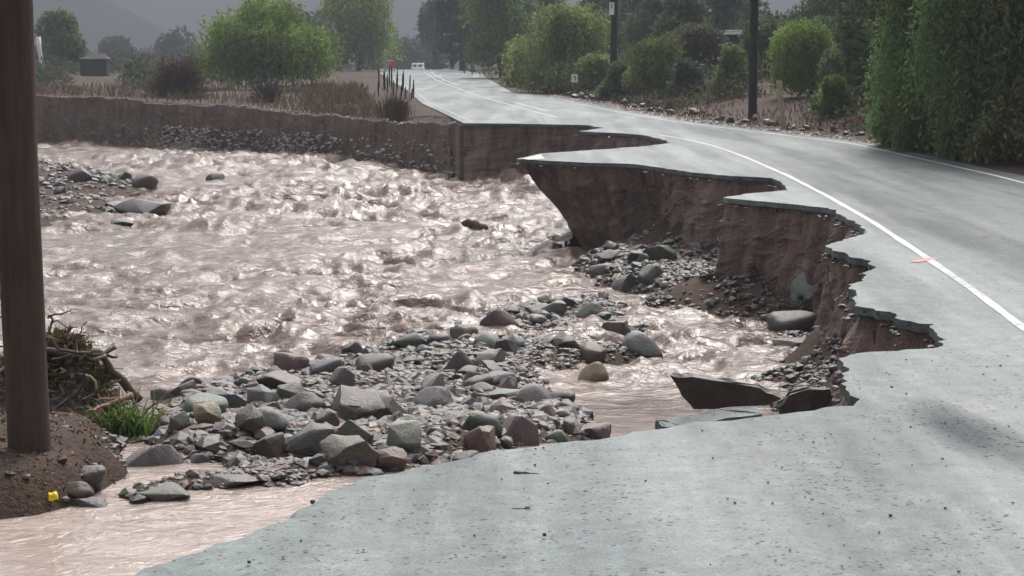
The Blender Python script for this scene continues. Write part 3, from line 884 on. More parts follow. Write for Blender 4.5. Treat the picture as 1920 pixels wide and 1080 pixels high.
scatter(BAR, 190, 0.10, 0.36, 1.5, ['G', 'GG', 'BR', 'PR', 'DG', 'G', 'BR', 'R', 'L', 'BL'], 'stone', 'grey or brown river stone packed among others on the gravel bar', 'stone', 'stones of the gravel bar', 21)
scatter(RUBBLE, 45, 0.14, 0.4, 1.7, ['BR', 'G', 'DG', 'PR', 'D'], 'stone', 'muddy stone in the rubble at the foot of the soil cut', 'stone', 'stones of the rubble under the road cut', 22)
scatter(NOTCH, 10, 0.1, 0.22, 1.2, ['BR', 'D', 'PR'], 'stone', 'muddy stone at the water below the jagged asphalt', 'stone', 'stones below the jagged asphalt', 23)
scatter(ISLAND, 34, 0.3, 0.85, 1.8, ['BL', 'G', 'D', 'BL', 'PR'], 'stone', 'blue grey stone on the stony island beyond the pole', 'stone', 'stones of the island in the river', 24)

# stones edging the far side of the road
rg = np.random.default_rng(33)
for i in range(52):
    px = 1050 + (1650 - 1050) * (i + rg.uniform(0, .8)) / 52
    row = np.interp(px, [1050, 1190, 1300, 1640, 1700], [178, 204, 222, 262, 276]) - rg.uniform(-1, 13) * (0.4 + 0.6 * (math.sin(i * 0.9) > -0.2))
    P = hit(px, row); k = P[1] / FPX
    w = rg.uniform(6, 19) * k
    put_rock('roadside_stone', rg.choice(['ang', 'round', 'ang']), int(rg.integers(20)), P, (w, w * .8, w * rg.uniform(.55, .85)), rg.choice(['T', 'BR', 'G', 'BR', 'PR', 'L', 'R']),
             'pale or brown stone in the row along the far road edge', 'stone', 'stones along the far road edge', rg.uniform(-3, 3), 0, 0.15)

# a label of its own for every stone: colour, shape and where it lies from something easy to find
CW = {'G': 'grey', 'GG': 'greenish grey', 'R': 'reddish', 'BR': 'brown', 'T': 'tan', 'L': 'pale', 'D': 'dark', 'BL': 'blue grey', 'PR': 'purplish', 'DG': 'dark green'}
KW = {'round': 'rounded', 'ang': 'angular', 'slab': 'flat'}
SHORT = {0: 'red brown oval boulder', 1: 'lone red brown waterline boulder', 2: 'angular tan block', 4: 'large flat topped boulder', 5: 'domed greenish boulder', 10: 'light grey triangular stone', 12: 'big grey rounded boulder',
         14: 'dark green smooth boulder', 15: 'brown purple asphalt edge boulder', 19: 'tan and grey pool boulder', 20: 'grey boulder in the shallows', 21: 'pinkish egg shaped boulder', 26: 'rounded greenish end stone',
         28: 'dark green waterline stone', 34: 'long brown waterline boulder'}
for i_, b_ in enumerate(BOULD):
    l_ = b_[0]['label']
    for key, sh in (('lying against the soil face', 'dark green plate below the cut'), ('tucked under', 'big grey boulder under the asphalt'), ('large muddy grey boulder', 'large muddy boulder by the asphalt'), ('river end of the rubble', 'grey green block in the rubble'),
                    ('brown rounded boulder at the tip', 'rounded boulder at the island tip'), ('broad flat boulder in the rapids', 'broad flat boulder in the rapids')):
        if key in l_: SHORT[i_] = sh
ANCH = [(sh, BOULD[i_][0].location) for i_, sh in SHORT.items()]
ROADA = [('small marker sign', hit(1077, 180)), ('distant dark pole', hit(1149, 184)), ('dark utility pole', hit(1411, 222)), ('leaning pale post', hit(1469, 240)), ('weeping pepper trees', hit(1660, 275))]
ORD = ['nearest to it', 'second nearest', 'third nearest', 'fourth nearest', 'fifth nearest', 'sixth nearest', 'seventh nearest', 'eighth nearest']
bins = {}
for o_, c_, k_ in STONES:
    p_ = o_.location
    road_ = 'road edge' in o_['group']
    sh, q_ = min(ROADA if road_ else ANCH, key=lambda a: (a[1][0] - p_[0]) ** 2 + (0.6 * (a[1][1] - p_[1])) ** 2)
    dx_, dy_ = p_[0] / p_[1] * q_[1] - q_[0], (p_[1] - q_[1]) * (0.0 if road_ else 0.7)
    w_ = ('right of' if dx_ > 0 else 'left of') if abs(dx_) > abs(dy_) else ('behind' if dy_ > 0 else 'in front of')
    bins.setdefault((CW[c_], KW[k_], o_['label'] if 0 else ('roadside stone' if road_ else 'stone'), w_, sh), []).append((dx_ * dx_ + dy_ * dy_, o_))
for (c_, k_, n_, w_, sh), lst in bins.items():
    lst.sort(key=lambda a: a[0])
    for i_, (d_, o_) in enumerate(lst):
        o_['label'] = f'{c_} {k_} {n_} {w_} the {sh}' + (f', {ORD[min(i_, 7)]}' if len(lst) > 1 else '')

# gravel too small to pick apart
ICO_V, ICO_F = None, None
_b = bmesh.new(); bmesh.ops.create_icosphere(_b, subdivisions=1, radius=1)
ICO_V = np.array([v.co[:] for v in _b.verts]); ICO_F = np.array([[v.index for v in f.verts] for f in _b.faces]); _b.free()
def gravel(name, pts, sizes, cols, seed, label=None, zoff=0.0, flatten=0.6, k=1.0):
    rg = np.random.default_rng(seed); n = len(pts)
    A = rg.normal(size=(n, 3, 3)); Q = np.linalg.qr(A)[0]
    S = sizes[:, None] * rg.uniform(0.6, 1.15, (n, 3)) * 0.5
    V = ICO_V[None] * rg.uniform(0.7, 1.2, (n, len(ICO_V), 1))
    V = V * S[:, None, :]
    V = np.einsum('nvk,njk->nvj', V, Q); V[..., 2] *= flatten
    V = V + pts[:, None, :]; V[..., 2] += zoff
    F = ICO_F[None] + (np.arange(n) * len(ICO_V))[:, None, None]
    o = np_obj(name, V.reshape(-1, 3), F.reshape(-1, 3), M['gravel'])
    c = np.array([CG[k] for k in cols])[rg.integers(0, len(cols), n)] * k * rg.uniform(0.5, 1.0, (n, 1))
    cc = np.ones((n, len(ICO_V), 4), np.float32); cc[..., :3] = c[:, None, :]
    at = o.data.attributes.new('tint', 'FLOAT_COLOR', 'POINT'); at.data.foreach_set('color', cc.ravel())
    tag(o, label, None, None, 'stuff')
    return o
def rand_in(poly, n, grow, seed):
    rg = np.random.default_rng(seed); lo, hi = poly.min(0) - grow, poly.max(0) + grow
    P = rg.uniform(lo, hi, (n, 2)); return P[sdist(P, poly) < grow * rg.uniform(-0.3, 1, n)], rg
gp = []; gs = []
SHALLOW = wpoly([(1180, 555), (1350, 560), (1490, 600), (1450, 650), (1300, 645), (1210, 612)])
for poly, n, smin, smax, sd_ in ((BAR, 5200, 0.10, 0.21, 11), (RUBBLE, 2600, 0.12, 0.28, 12), (SHALLOW, 900, 0.05, 0.2, 13), (SHOAL, 700, 0.04, 0.11, 16), (SHOAL_B, 2600, 0.025, 0.12, 17), (MOUND, 260, 0.04, 0.12, 18), (BAR, 34000, 0.025, 0.13, 1), (RUBBLE, 15000, 0.03, 0.17, 2), (NOTCH, 3600, 0.03, 0.13, 3), (ISLAND, 5000, 0.08, 0.36, 4), (MOUND, 5000, 0.008, 0.05, 5), (SHOAL, 700, 0.02, 0.08, 6)):
    P, rg = rand_in(poly, n, 0.25, 50 + sd_)
    P = P[sdist(P, RIVER) < -0.04]; z = gz(P[:, 0], P[:, 1]); s = smin * (smax / smin) ** (rg.uniform(0, 1, len(P)) ** 1.6)
    gp.append(np.stack([P[:, 0], P[:, 1], z], 1)); gs.append(s)
rg = np.random.default_rng(91); n = 42000
x = rg.uniform(0.8, 6, n); y = rg.uniform(12.8, 34, n); wd = -sdist(np.stack([x, y], 1), RIVER)
m = (wd > 0.06) & (wd < rg.uniform(0.2, 2.6, n)) & ((y < 23) | (y > 23) & (x > 1.1)) & (fbm(x * 1.3, y * 1.3, 0, 92, 3) > -0.22)
x, y = x[m], y[m]
gravel('scree', np.stack([x, y, gz(x, y) + 0.01], 1), 0.025 * 6.5 ** (rg.uniform(0, 1, len(x)) ** 1.5), ['BR', 'D', 'PR', 'BR', 'D', 'G'], 93, 'muddy scree slumped from the soil cut under the road')
gravel('gravel', np.vstack(gp), np.concatenate(gs), ['G', 'GG', 'BR', 'PR', 'DG', 'D', 'BR', 'D', 'T', 'R', 'GG'], 60, 'loose wet gravel packed between the stones of the bar')
n = 2200; y = rg.uniform(36, 84, n); x = np.interp(y, RX[:, 1], RX[:, 0]) + .1 + rg.exponential(.35, n)
gravel('verge_rubble', np.stack([x, y, gz(x, y)], 1), rg.uniform(.04, .15, n), ['BR', 'T', 'PR', 'BR', 'D', 'L'], 76, 'brown rubble and clods along the far road verge')
# cobbles washed out along the foot of the far bank
rg = np.random.default_rng(71); n = 1500
px = np.concatenate([rg.normal(345, 45, 700), rg.normal(560, 40, 350), rg.uniform(300, 960, n - 1050)])
i0 = np.interp(px, [p[0] for p in FB], fb_foot[:, 1]); t0 = rg.uniform(0, 1, n) ** 1.7
P = np.stack([(px - 960) / FPX * i0, i0 - 0.05 + t0 * 0.12 - 0.05 * (1 - t0), -1.45 + t0 * 0.75], 1)
gravel('bank_cobbles', P, rg.uniform(0.06, 0.2, n), ['L', 'L', 'T', 'BR', 'L'], 72, 'pale cobbles washed out at the foot of the far bank', k=2.0)
# pebbles on the far bank's lip and on the road
n = 420; j = rg.integers(0, len(fbl), n)
P = fbl[j] + np.stack([rg.uniform(-.1, .1, n), rg.uniform(0.05, .5, n), np.full(n, .02)], 1)
gravel('bank_pebbles', P, rg.uniform(0.04, 0.12, n), ['L', 'T', 'BR', 'G'], 73, 'pale pebbles along the top edge of the far bank')
n = 620
P = np.stack([rg.uniform(-2.5, 4.2, n), rg.uniform(5.5, 17, n), np.full(n, 0.006)], 1); P = P[sdist(P[:, :2], np.vstack([[(-3.0, 2.5)], EDGE[:20], [(6, 14), (6, 2)]])) < -0.05]
gravel('road_pebbles', P, rg.uniform(0.008, 0.02, len(P)), ['D', 'D', 'BR', 'G'], 74, 'tiny dark pebbles strewn on the wet asphalt')
for px, py, w, lab in ((586, 944, 11, 'small dark pebble on the asphalt near the flood edge'), (1021, 1004, 8, 'small black pebble alone on the open near asphalt')):
    P = flat(px, py); k = P[1] / FPX * w
    put_rock('pebble', 'round', 1, P, (k, k, k * .8), 'D', lab, 'pebble')
# spilled stones at the asphalt edge rim
m_ = (edge_f[:, 1] < 60)
ee = edge_f[m_][rg.integers(0, m_.sum(), 500)]
P = np.stack([ee[:, 0] + rg.normal(0, .06, len(ee)) , ee[:, 1] + rg.normal(0, .06, len(ee)), np.full(len(ee), -0.1)], 1)
gravel('edge_crumbs', P, rg.uniform(0.03, 0.08, len(P)), ['D', 'D', 'G'], 75, 'crumbled asphalt along the broken road edge')

# ------------------------------------------------------------------ broken asphalt slabs in the washout
def slab(outline, thick, mat, name, label, cat, loc, rot):
    bm = bmesh.new()
    vs = [bm.verts.new((x, y, 0)) for x, y in outline]
    f = bm.faces.new(vs)
    r = bmesh.ops.extrude_face_region(bm, geom=[f])
    for v in [g for g in r['geom'] if isinstance(g, bmesh.types.BMVert)]:
        v.co.z = -thick; v.co.x *= 0.97; v.co.y *= 0.97
    bmesh.ops.triangulate(bm, faces=bm.faces[:])
    bmesh.ops.subdivide_edges(bm, edges=bm.edges[:], cuts=2)
    for v in bm.verts:
        v.co += Vector([random.uniform(-1, 1) * 0.008 for _ in range(3)])
    o = bm_obj(name, bm, mat)
    o.location = loc; o.rotation_euler = rot
    return tag(o, label, cat)
p = atd(1362, 733, 11.5)
slab([(-.34, .10), (-.2, .085), (.0, .06), (.2, .015), (.33, -.05), (.26, -.09), (.0, -.12), (-.2, -.14), (-.27, -.04)], 0.05, M['slabdirt'], 'asphalt_slab', 'long dark asphalt slab tilted on edge at the pool', 'asphalt slab', p, (R(112), R(0), R(-6)))
p = atd(1512, 752, 11.0)
slab([(-.17, -.02), (-.1, .05), (.02, .075), (.14, .05), (.18, -.05), (.02, -.1), (-.15, -.08)], 0.05, M['slabdirt'], 'asphalt_slab', 'broken asphalt chunk wedged in the corner of the washout', 'asphalt slab', p, (R(104), R(-6), R(14)))
p = atd(1330, 783, 11.2)
slab([(-.29, .1), (.08, .14), (.3, .08), (.31, -.05), (.0, -.1), (-.3, -.08)], 0.045, M['asphalt'], 'asphalt_slab', 'low flat asphalt plate along the near road edge', 'asphalt slab', p, (R(3), R(-7), R(4)))
p = atd(1264, 797, 11.0)
slab([(-.09, .05), (.05, .06), (.1, -.03), (-.02, -.08), (-.1, -.04)], 0.045, M['asphalt'], 'asphalt_slab', 'smallest asphalt chunk at the left of the flat plate', 'asphalt slab', p, (R(10), R(8), R(20)))

rg = np.random.default_rng(97)
for ob, n, ymax, s0, s1, nm, lab in ((wl1, 700, 50, .025, .1, 'embedded_stones', 'stones embedded in the soil cut under the road'), (wl2, 900, 90, .05, .14, 'embedded_stones', 'stones embedded in the far bank face')):
    co = np.empty(len(ob.data.vertices) * 3, np.float32); ob.data.vertices.foreach_get('co', co); co = co.reshape(-1, 3)
    co = co[(co[:, 1] < ymax) & (co[:, 1] > 11) & (co[:, 2] < -.2) & (co[:, 2] > -1.6)]
    gravel(nm, co[rg.integers(0, len(co), n)].astype(float), s0 * (s1 / s0) ** rg.uniform(0, 1, n), ['T', 'BR', 'G', 'L', 'R'], 98, lab)
# ------------------------------------------------------------------ poles, posts, signs
def pole(name, px, py, w_px, h, mat, label, lean=(0, 0)):
    P = hit(px, py); k = P[1] / FPX; r = w_px * k / 2
    root = empty(name, (P[0], P[1], P[2] - 0.05)); tag(root, label, 'utility pole')
    n = 40; t = np.linspace(0, 1, n)
    pts = np.stack([lean[0] * t + 0.01 * vn(t * 5, 0.0, 0, 5), lean[1] * t + 0.01 * vn(t * 5, 3.0, 0, 6), t * h - 0.3 * (1 - t)], 1)
    a = Acc(); a.tube(pts, r * (1.03 - 0.22 * t) * (1 + 0.02 * vn(t * 30, 1.0, 0, 7)), 20)
    a.obj('pole_shaft', mat, root, True)
    a = Acc(); a.tube([(lean[0], lean[1], h - .02), (lean[0], lean[1], h + 0.05)], [r * .85, r * .7], 16); a.obj('pole_cap', M['dark'], root)
    bm = bmesh.new(); add_box(bm, (lean[0] * .93, lean[1] * .93 - r, h * .93), (1.6, .09, .11), None, .01); bm_obj('crossarm', bm, mat, root)
    for sx in (-.7, -.25, .25, .7):
        a = Acc(); a.tube([(sx + lean[0] * .93, -r, h * .93 + .05), (sx + lean[0] * .93, -r, h * .93 + .1), (sx + lean[0] * .93, -r, h * .93 + .17)], [.025, .045, .03], 8); a.obj('insulator', M['white'], root)
    return root
pole('utility_pole', 57, 842, 79, 7.5, M['pole'], 'thick brown wooden utility pole in the left foreground', (-0.05, 0))
pole('utility_pole', 1411, 222, 16.5, 8.5, M['darkpole'], 'dark wooden utility pole beside the leaning pale post')
p2 = pole('utility_pole', 1149, 184, 13, 8.5, M['darkpole'], 'distant dark utility pole carrying a small white plate', (0.12, 0))
P = p2.location; k = P[1] / FPX
q = atd(1147, 16, P[1] - 0.14)
bm = bmesh.new(); add_box(bm, (q[0] - P[0], q[1] - P[1], q[2] - P[2]), (9 * k, .02, 23 * k)); bm_obj('number_plate', bm, M['white'], p2)
bm = bmesh.new(); add_box(bm, (q[0] - P[0], q[1] - P[1] - .013, q[2] - P[2] + 5 * k), (1.6 * k, .006, 9 * k)); bm_obj('plate_stroke', bm, M['dark'], p2)

P = hit(1077, 180); k = P[1] / FPX
s = empty('kilometre_sign', P); tag(s, 'small white marker sign on a thin post at the far roadside', 'road sign')
a = Acc(); a.tube([(0, 0, -.1), (0, 0, 38 * k)], 1.5 * k, 6); a.obj('sign_post', M['bark'], s)
bm = bmesh.new(); add_box(bm, (0, -.04, 33 * k), (12 * k, .02, 15 * k)); bm_obj('sign_plate', bm, M['white'], s)
bm = bmesh.new(); add_box(bm, (1.5 * k, -.054, 33 * k), (1.6 * k, .006, 8 * k)); add_box(bm, (-0.4 * k, -.0545, 36 * k), (4 * k, .006, 1.6 * k)); bm_obj('sign_mark', bm, M['dark'], s)

P = hit(1469, 240); k = P[1] / FPX
s = empty('leaning_post', P); tag(s, 'pale split wooden post leaning left at the roadside', 'post')
for dx in (-2.6, 2.6):
    bm = bmesh.new(); add_box(bm, (0, 0, 0), (4.2 * k, 5 * k, 92 * k), None, .008)
    o = bm_obj('post_half', bm, M['palewood'], s); o.location = (-5 * k + dx * k, dx * .4 * k, 42 * k); o.rotation_euler = (0, R(-6 + dx * .25), 0)

# ------------------------------------------------------------------ trees and shrubs
def leaf_cards(P, D, L, W, tint, rg):
    """P centre-start (n,3), D direction, L length, W width, tint (n,3)"""
    n = len(P)
    D = D / (np.linalg.norm(D, axis=1)[:, None] + 1e-9)
    S = np.cross(D, rg.normal(size=(n, 3))); S /= np.linalg.norm(S, axis=1)[:, None] + 1e-9
    L = L[:, None]; W = W[:, None]
    V = np.stack([P, P + D * L * 0.45 + S * W * 0.5, P + D * L, P + D * L * 0.5 - S * W * 0.5], 1)
    F = np.arange(n * 4).reshape(n, 4)
    C = np.ones((n, 4, 4), np.float32); C[..., :3] = tint[:, None, :]
    return V.reshape(-1, 3), F, C.reshape(-1, 4)

def leaf_obj(name, parts, mat, parent):
    V = np.vstack([p[0] for p in parts]); off = np.cumsum([0] + [len(p[0]) for p in parts[:-1]])
    F = np.vstack([p[1] + o for p, o in zip(parts, off)]); C = np.vstack([p[2] for p in parts])
    o = np_obj(name, V, F, mat, parent)
    at = o.data.attributes.new('tint', 'FLOAT_COLOR', 'POINT'); at.data.foreach_set('color', C.astype(np.float32).ravel())
    return o

def tree(name, P, w, h, col, label, cat, seed, style='round', n=5000, leaf=0.16, trunk=0.3, group=None, depth=None, lobes=None, bare=0.0):
    rg = np.random.default_rng(seed)
    root = empty(name, P); tag(root, label, cat, group)
    depth = depth or w
    col = tuple(c * 1.42 for c in col)
    n = int(n * 1.55); leaf = leaf * 1.36
    rx, ry = w / 2, depth / 2
    z0 = h * trunk
    nl = lobes or max(5, int(6 + w))
    # lobes spread through the crown
    LB = []
    for i in range(nl):
        a = rg.uniform(0, 2 * math.pi); rr = math.sqrt(rg.uniform(0, 1)) * 0.68
        zz = rg.uniform(0.08, 0.86)
        shrink = 1.0 - 0.55 * max(0, zz - 0.45) / 0.55 if style != 'tall' else 1 - 0.6 * zz
        LB.append((rr * math.cos(a) * rx * shrink, rr * math.sin(a) * ry * shrink, z0 + zz * (h - z0), rg.uniform(0.22, 0.4)))
    LB.append((0, 0, z0 + 0.78 * (h - z0), 0.3))
    # trunk and limbs
    tr = Acc(); tw = max(0.05, 0.026 * h)
    top = np.array([rg.uniform(-.1, .1) * w, 0, z0 + 0.45 * (h - z0)])
    tr.tube(wob((0, 0, -0.2), top, 9, 0.05 * h, seed), np.linspace(tw, tw * .45, 9), 8)
    for lx, ly, lz, lr in LB:
        st = top * rg.uniform(0.45, 0.95)
        tr.tube(wob(st, (lx, ly, lz), 6, 0.05 * h, seed + 1), np.linspace(tw * .4, tw * .08, 6), 5)
    tr.obj('trunk', M['bark'], root, True)
    parts = []
    col = np.array(col)
    wts = np.array([l[3] ** 2 for l in LB]); wts /= wts.sum()
    if style == 'weep':
        ns = max(60, n // 16)
        li = rg.choice(len(LB), ns, p=wts)
        for k in range(ns):
            lx, ly, lz, lr = LB[li[k]]
            d = rg.normal(size=3); d[2] = abs(d[2]) * 0.8; d /= np.linalg.norm(d)
            R_ = np.array([lr * rx * 1.5, lr * ry * 1.5, lr * h * 0.55])
            s0 = np.array([lx, ly, lz]) + d * R_ * rg.uniform(0.5, 1.0)
            ln = rg.uniform(0.18, 0.5) * h
            ln = min(ln, s0[2] - rg.uniform(0.0, 0.22) * h)
            if ln < 0.05 * h: continue
            m = max(4, int(16 * ln / (0.34 * h)))
            t = np.linspace(0, 1, m) + rg.uniform(-.02, .02, m)
            Q = s0 + np.stack([d[0] * 0.16 * h * np.sqrt(np.abs(t)) * .6, d[1] * 0.16 * h * np.sqrt(np.abs(t)) * .6, -ln * t + 0.03 * h * np.sin(t * 2)], 1)
            Q += rg.normal(size=(m, 3)) * leaf * 0.35
            D = rg.normal(size=(m, 3)) * 0.75 + np.array([0, 0, -1.0])
            tn = col * (1.15 + 0.45 * float(vn(s0[0] * 1.1, s0[1] * 1.1, s0[2] * 1.1, seed))) * rg.uniform(0.75, 1.3)
            T = tn[None] * rg.uniform(0.8, 1.2, (m, 1)) * np.array([rg.uniform(.88, 1.15), 1, rg.uniform(.8, 1.1)])
            parts.append(leaf_cards(Q, D, leaf * rg.uniform(0.8, 1.6, m), leaf * rg.uniform(0.3, 0.55, m), T, rg))
    else:
        li = rg.choice(len(LB), n, p=wts)
        A = np.array(LB)[li]
        d = rg.normal(size=(n, 3)); d /= np.linalg.norm(d, axis=1)[:, None]
        rad = rg.uniform(0.25, 1.0, n) ** 0.5
        rs = np.stack([A[:, 3] * rx * 1.45, A[:, 3] * ry * 1.45, A[:, 3] * (h - z0) * 0.75], 1)
        Q = A[:, :3] + d * rs * rad[:, None]
        # leaf clumps: pull leaves toward clump centres, open gaps between
        cs = max(0.25, 0.085 * h)
        cell = np.round(Q / cs) * cs + cs * 0.4 * np.stack([vn(np.round(Q[:, 0] / cs) * 1.37, np.round(Q[:, 1] / cs) * 1.71, np.round(Q[:, 2] / cs) * 1.13, seed + k) for k in range(3)], 1)
        Q = Q + (cell - Q) * rg.uniform(0.1, 0.55, (n, 1))
        keep = fbm(Q[:, 0] / cs * 0.5, Q[:, 1] / cs * 0.5, Q[:, 2] / cs * 0.5, seed + 9, 2) > -0.28 + bare
        Q = Q[keep]; d = d[keep]; m = len(Q)
        D = d + rg.normal(size=(m, 3)) * 0.8 + np.array([0, 0, -0.25])
        br = 1 + 0.42 * vn(Q[:, 0] / cs * .6, Q[:, 1] / cs * .6, Q[:, 2] / cs * .6, seed + 4)
        T = col[None] * br[:, None] * rg.uniform(0.75, 1.25, (m, 1)) * np.stack([rg.uniform(.85, 1.2, m), np.ones(m), rg.uniform(.75, 1.1, m)], 1)
        parts.append(leaf_cards(Q, D, leaf * rg.uniform(0.7, 1.5, m), leaf * rg.uniform(0.4, 0.8, m), T, rg))
    leaf_obj('crown', parts, M['leaf'], root)
    return root

def tpos(px, y, drop=0.0):
    x = (px - 960) / FPX * y
    return np.array([x, y, float(gz([x], [y])[0]) - drop])
def tsize(px_w, y): return px_w / FPX * y

GRN_L = (0.088, 0.128, 0.034); GRN_O = (0.105, 0.13, 0.05); GRN_D = (0.05, 0.07, 0.036); GRN_B = (0.05, 0.07, 0.048); GRN_M = (0.075, 0.112, 0.042)
GRN_E = (0.058, 0.074, 0.05)
tree('willow_tree', tpos(512, 92), 6.5, 4.9, GRN_L, 'bright green weeping willow on the far bank left of the road', 'tree', 1, 'weep', 17000, .15, .12)
tree('broadleaf_tree', tpos(674, 174), 7.3, 8.8, (0.105, 0.15, 0.035), 'darker green tree just right of the bright willow', 'tree', 2, 'weep', 12000, .26, .08)
tree('broadleaf_tree', tpos(118, 150), 3.9, 4.9, GRN_M, 'hazy green tree seen right beside the foreground pole', 'tree', 3, 'round', 4500, .24, .1)
tree('eucalyptus_tree', tpos(868, 175), 6.4, 11.5, GRN_B, 'tall dark tree where the road goes over the crest', 'tree', 4, 'tall', 9000, .28, .08)
tree('eucalyptus_tree', tpos(815, 235), 5.0, 8.5, GRN_E, 'far pale dark tree left of the tall one at the crest', 'tree', 41, 'round', 5000, .3, .05)
tree('eucalyptus_tree', tpos(942, 128), 4.6, 8.5, GRN_M, 'tall olive tree between the crest and the round pepper tree', 'tree', 5, 'weep', 9000, .2, .05)
tree('pepper_tree', tpos(1048, 86), 4.4, 4.4, GRN_O, 'rounded olive pepper tree behind the small marker sign', 'tree', 6, 'weep', 15000, .13, .04, lobes=13)
tree('eucalyptus_tree', tpos(1210, 150), 9.5, 10, GRN_B, 'dark eucalyptus behind the distant pole with the plate', 'tree', 7, 'round', 12000, .26, .05)
tree('round_shrub', tpos(1230, 72), 2.7, 2.55, (0.08, .096, .036), 'olive domed shrub right of the distant pole', 'shrub', 8, 'weep', 11000, .085, .02, lobes=11)
tree('eucalyptus_tree', tpos(1340, 118), 4.4, 8.5, GRN_B, 'dark tree beside the white edged roof', 'tree', 9, 'round', 8000, .2, .1)
tree('round_shrub', tpos(1375, 66), 1.6, 1.7, GRN_M, 'low green shrub behind the dark utility pole', 'shrub', 91, 'round', 3000, .09, .05)
tree('vine_shrub', tpos(1512, 60), 2.3, 2.7, GRN_L, 'light green leafy shrub above the leaning pale post', 'shrub', 10, 'weep', 11000, .08, .04)
tree('round_shrub', tpos(1562, 50), 1.25, 1.0, (0.075, .11, .03), 'small bright shrub right of the leaning pale post', 'shrub', 11, 'round', 3500, .07, .05)
tree('slender_tree', tpos(1640, 72), 3.6, 7.0, GRN_E, 'grey green tree with dark trunk behind the roadside shrubs', 'tree', 12, 'round', 7500, .15, .25, bare=.1)
tree('slender_tree', tpos(1590, 105), 5.5, 8.0, GRN_B, 'dark background tree right of the mountain gap', 'tree', 121, 'round', 7000, .2, .05)
tree('pepper_tree', tpos(1752, 37.5), 2.3, 5.2, GRN_M, 'leftmost weeping pepper tree at the right road edge', 'tree', 13, 'weep', 34000, .075, .0, lobes=22)
tree('pepper_tree', tpos(1858, 34.5), 2.3, 5.4, (0.072, .108, .042), 'middle weeping pepper tree at the right road edge', 'tree', 14, 'weep', 34000, .075, .0, lobes=22)
tree('pepper_tree', tpos(1985, 33), 2.3, 5.4, (0.085, .1, .045), 'weeping pepper tree cut by the right picture edge', 'tree', 15, 'weep', 26000, .08, .0, lobes=20)
tree('pepper_tree', tpos(1830, 44), 4.6, 6.5, GRN_D, 'dark tree behind the weeping pepper trees', 'tree', 16, 'round', 13000, .14, .0)
tree('pepper_tree', tpos(1690, 52), 3.4, 5.5, GRN_D, 'shaded tree left of the weeping pepper trees', 'tree', 17, 'round', 9000, .14, .0)
for i, (px, y, w, h, c, lab) in enumerate([
  (1672, 38.5, 1.1, 1.1, GRN_M, 'green bush at the left foot of the weeping pepper trees'), (1738, 37.0, 1.2, 1.25, GRN_O, 'olive bush at the road edge under the leftmost weeping pepper tree'),
  (1818, 34.6, 1.1, 1.1, GRN_M, 'green bush at the road edge under the middle weeping pepper tree'), (1900, 32.8, 1.1, 1.3, (0.075, .075, .03), 'yellowish bush lowest at the right picture edge'),
  (1620, 58, 2.2, 2.0, GRN_D, 'dark bush behind the small bright shrub'), (1440, 75, 2.4, 2.2, GRN_D, 'dark bush just right of the dark utility pole'), (1320, 80, 2.6, 2.2, (0.05, .053, .034), 'dull bush between the domed shrub and the dark pole'),
  (1290, 69, 1.2, 1.3, GRN_E, 'small dull bush at the right foot of the domed shrub'), (1165, 74, 1.4, 1.5, GRN_D, 'low dark bush at the foot of the distant pole'), (1115, 82, 2.0, 1.6, GRN_O, 'olive bush joining the round pepper tree and the distant pole'),
  (1540, 70, 2.6, 2.2, GRN_D, 'dark bush behind the light green leafy shrub'), (985, 100, 2.2, 2.2, GRN_O, 'olive bush at the left foot of the round pepper tree'), (1560, 88, 4.0, 4.4, GRN_D, 'dark tree behind the leafy shrub and its neighbours')]):
    tree('roadside_bush', tpos(px, y), w * 1.15, h * 1.1, c, lab, 'bush', 600 + i, 'weep', int(5200 + 1800 * w), .045 + .0011 * y, .0)
for i, (px, y, w, h) in enumerate([(1130, 125, 4.5, 5), (1290, 98, 3.6, 3.6), (1440, 92, 3.0, 2.3), (1010, 150, 5, 6), (1370, 135, 5, 5.0), (770, 300, 9, 6), (640, 190, 8, 6), (700, 240, 5, 4.5), (560, 150, 6, 4), (1240, 110, 4, 4.2)]):
    lab = ['dark thicket tree behind the round pepper tree', 'dark bush under the trees right of the domed shrub', 'green bush in front of the white edged roof', 'dark tree behind the tall olive tree',
           'dark tree behind the white edged roof', 'far hazy tree beyond the road crest', 'far tree behind the darker green tree', 'far low bush left of the white van', 'bush behind the bright willow', 'dark tree behind the domed shrub'][i]
    tree('thicket_tree', tpos(px, y), w, h, GRN_E if y > 140 else GRN_D, lab, 'tree', 160 + i, 'round', 4500, .06 + .0014 * y, .02)
# tree row along the foot of the far ridge on the left
for i, px in enumerate([-60, 30, 180, 232, 265, 300, 330, 365, 395]):
    y = 300 + 40 * (i % 3)
    tree('orchard_tree', tpos(px, y), 7 + (i % 3) * 2, 5 + (i * 7 % 4), (0.036, .046, .034), ['low hazy tree at the foot of the dark ridge hidden furthest left', 'low hazy tree behind the foreground pole', 'low hazy tree behind the dark hut', 'low hazy tree just right of the dark hut', 'low hazy tree above the dark green low shrub', 'low hazy tree left of the reddish bare shrub', 'low hazy tree behind the reddish bare shrub', 'low hazy tree right of the reddish bare shrub', 'low hazy tree touching the left side of the bright willow'][i], 'tree', 190 + i, 'round', 1500, .55, .02, 'hazy trees below the dark ridge')

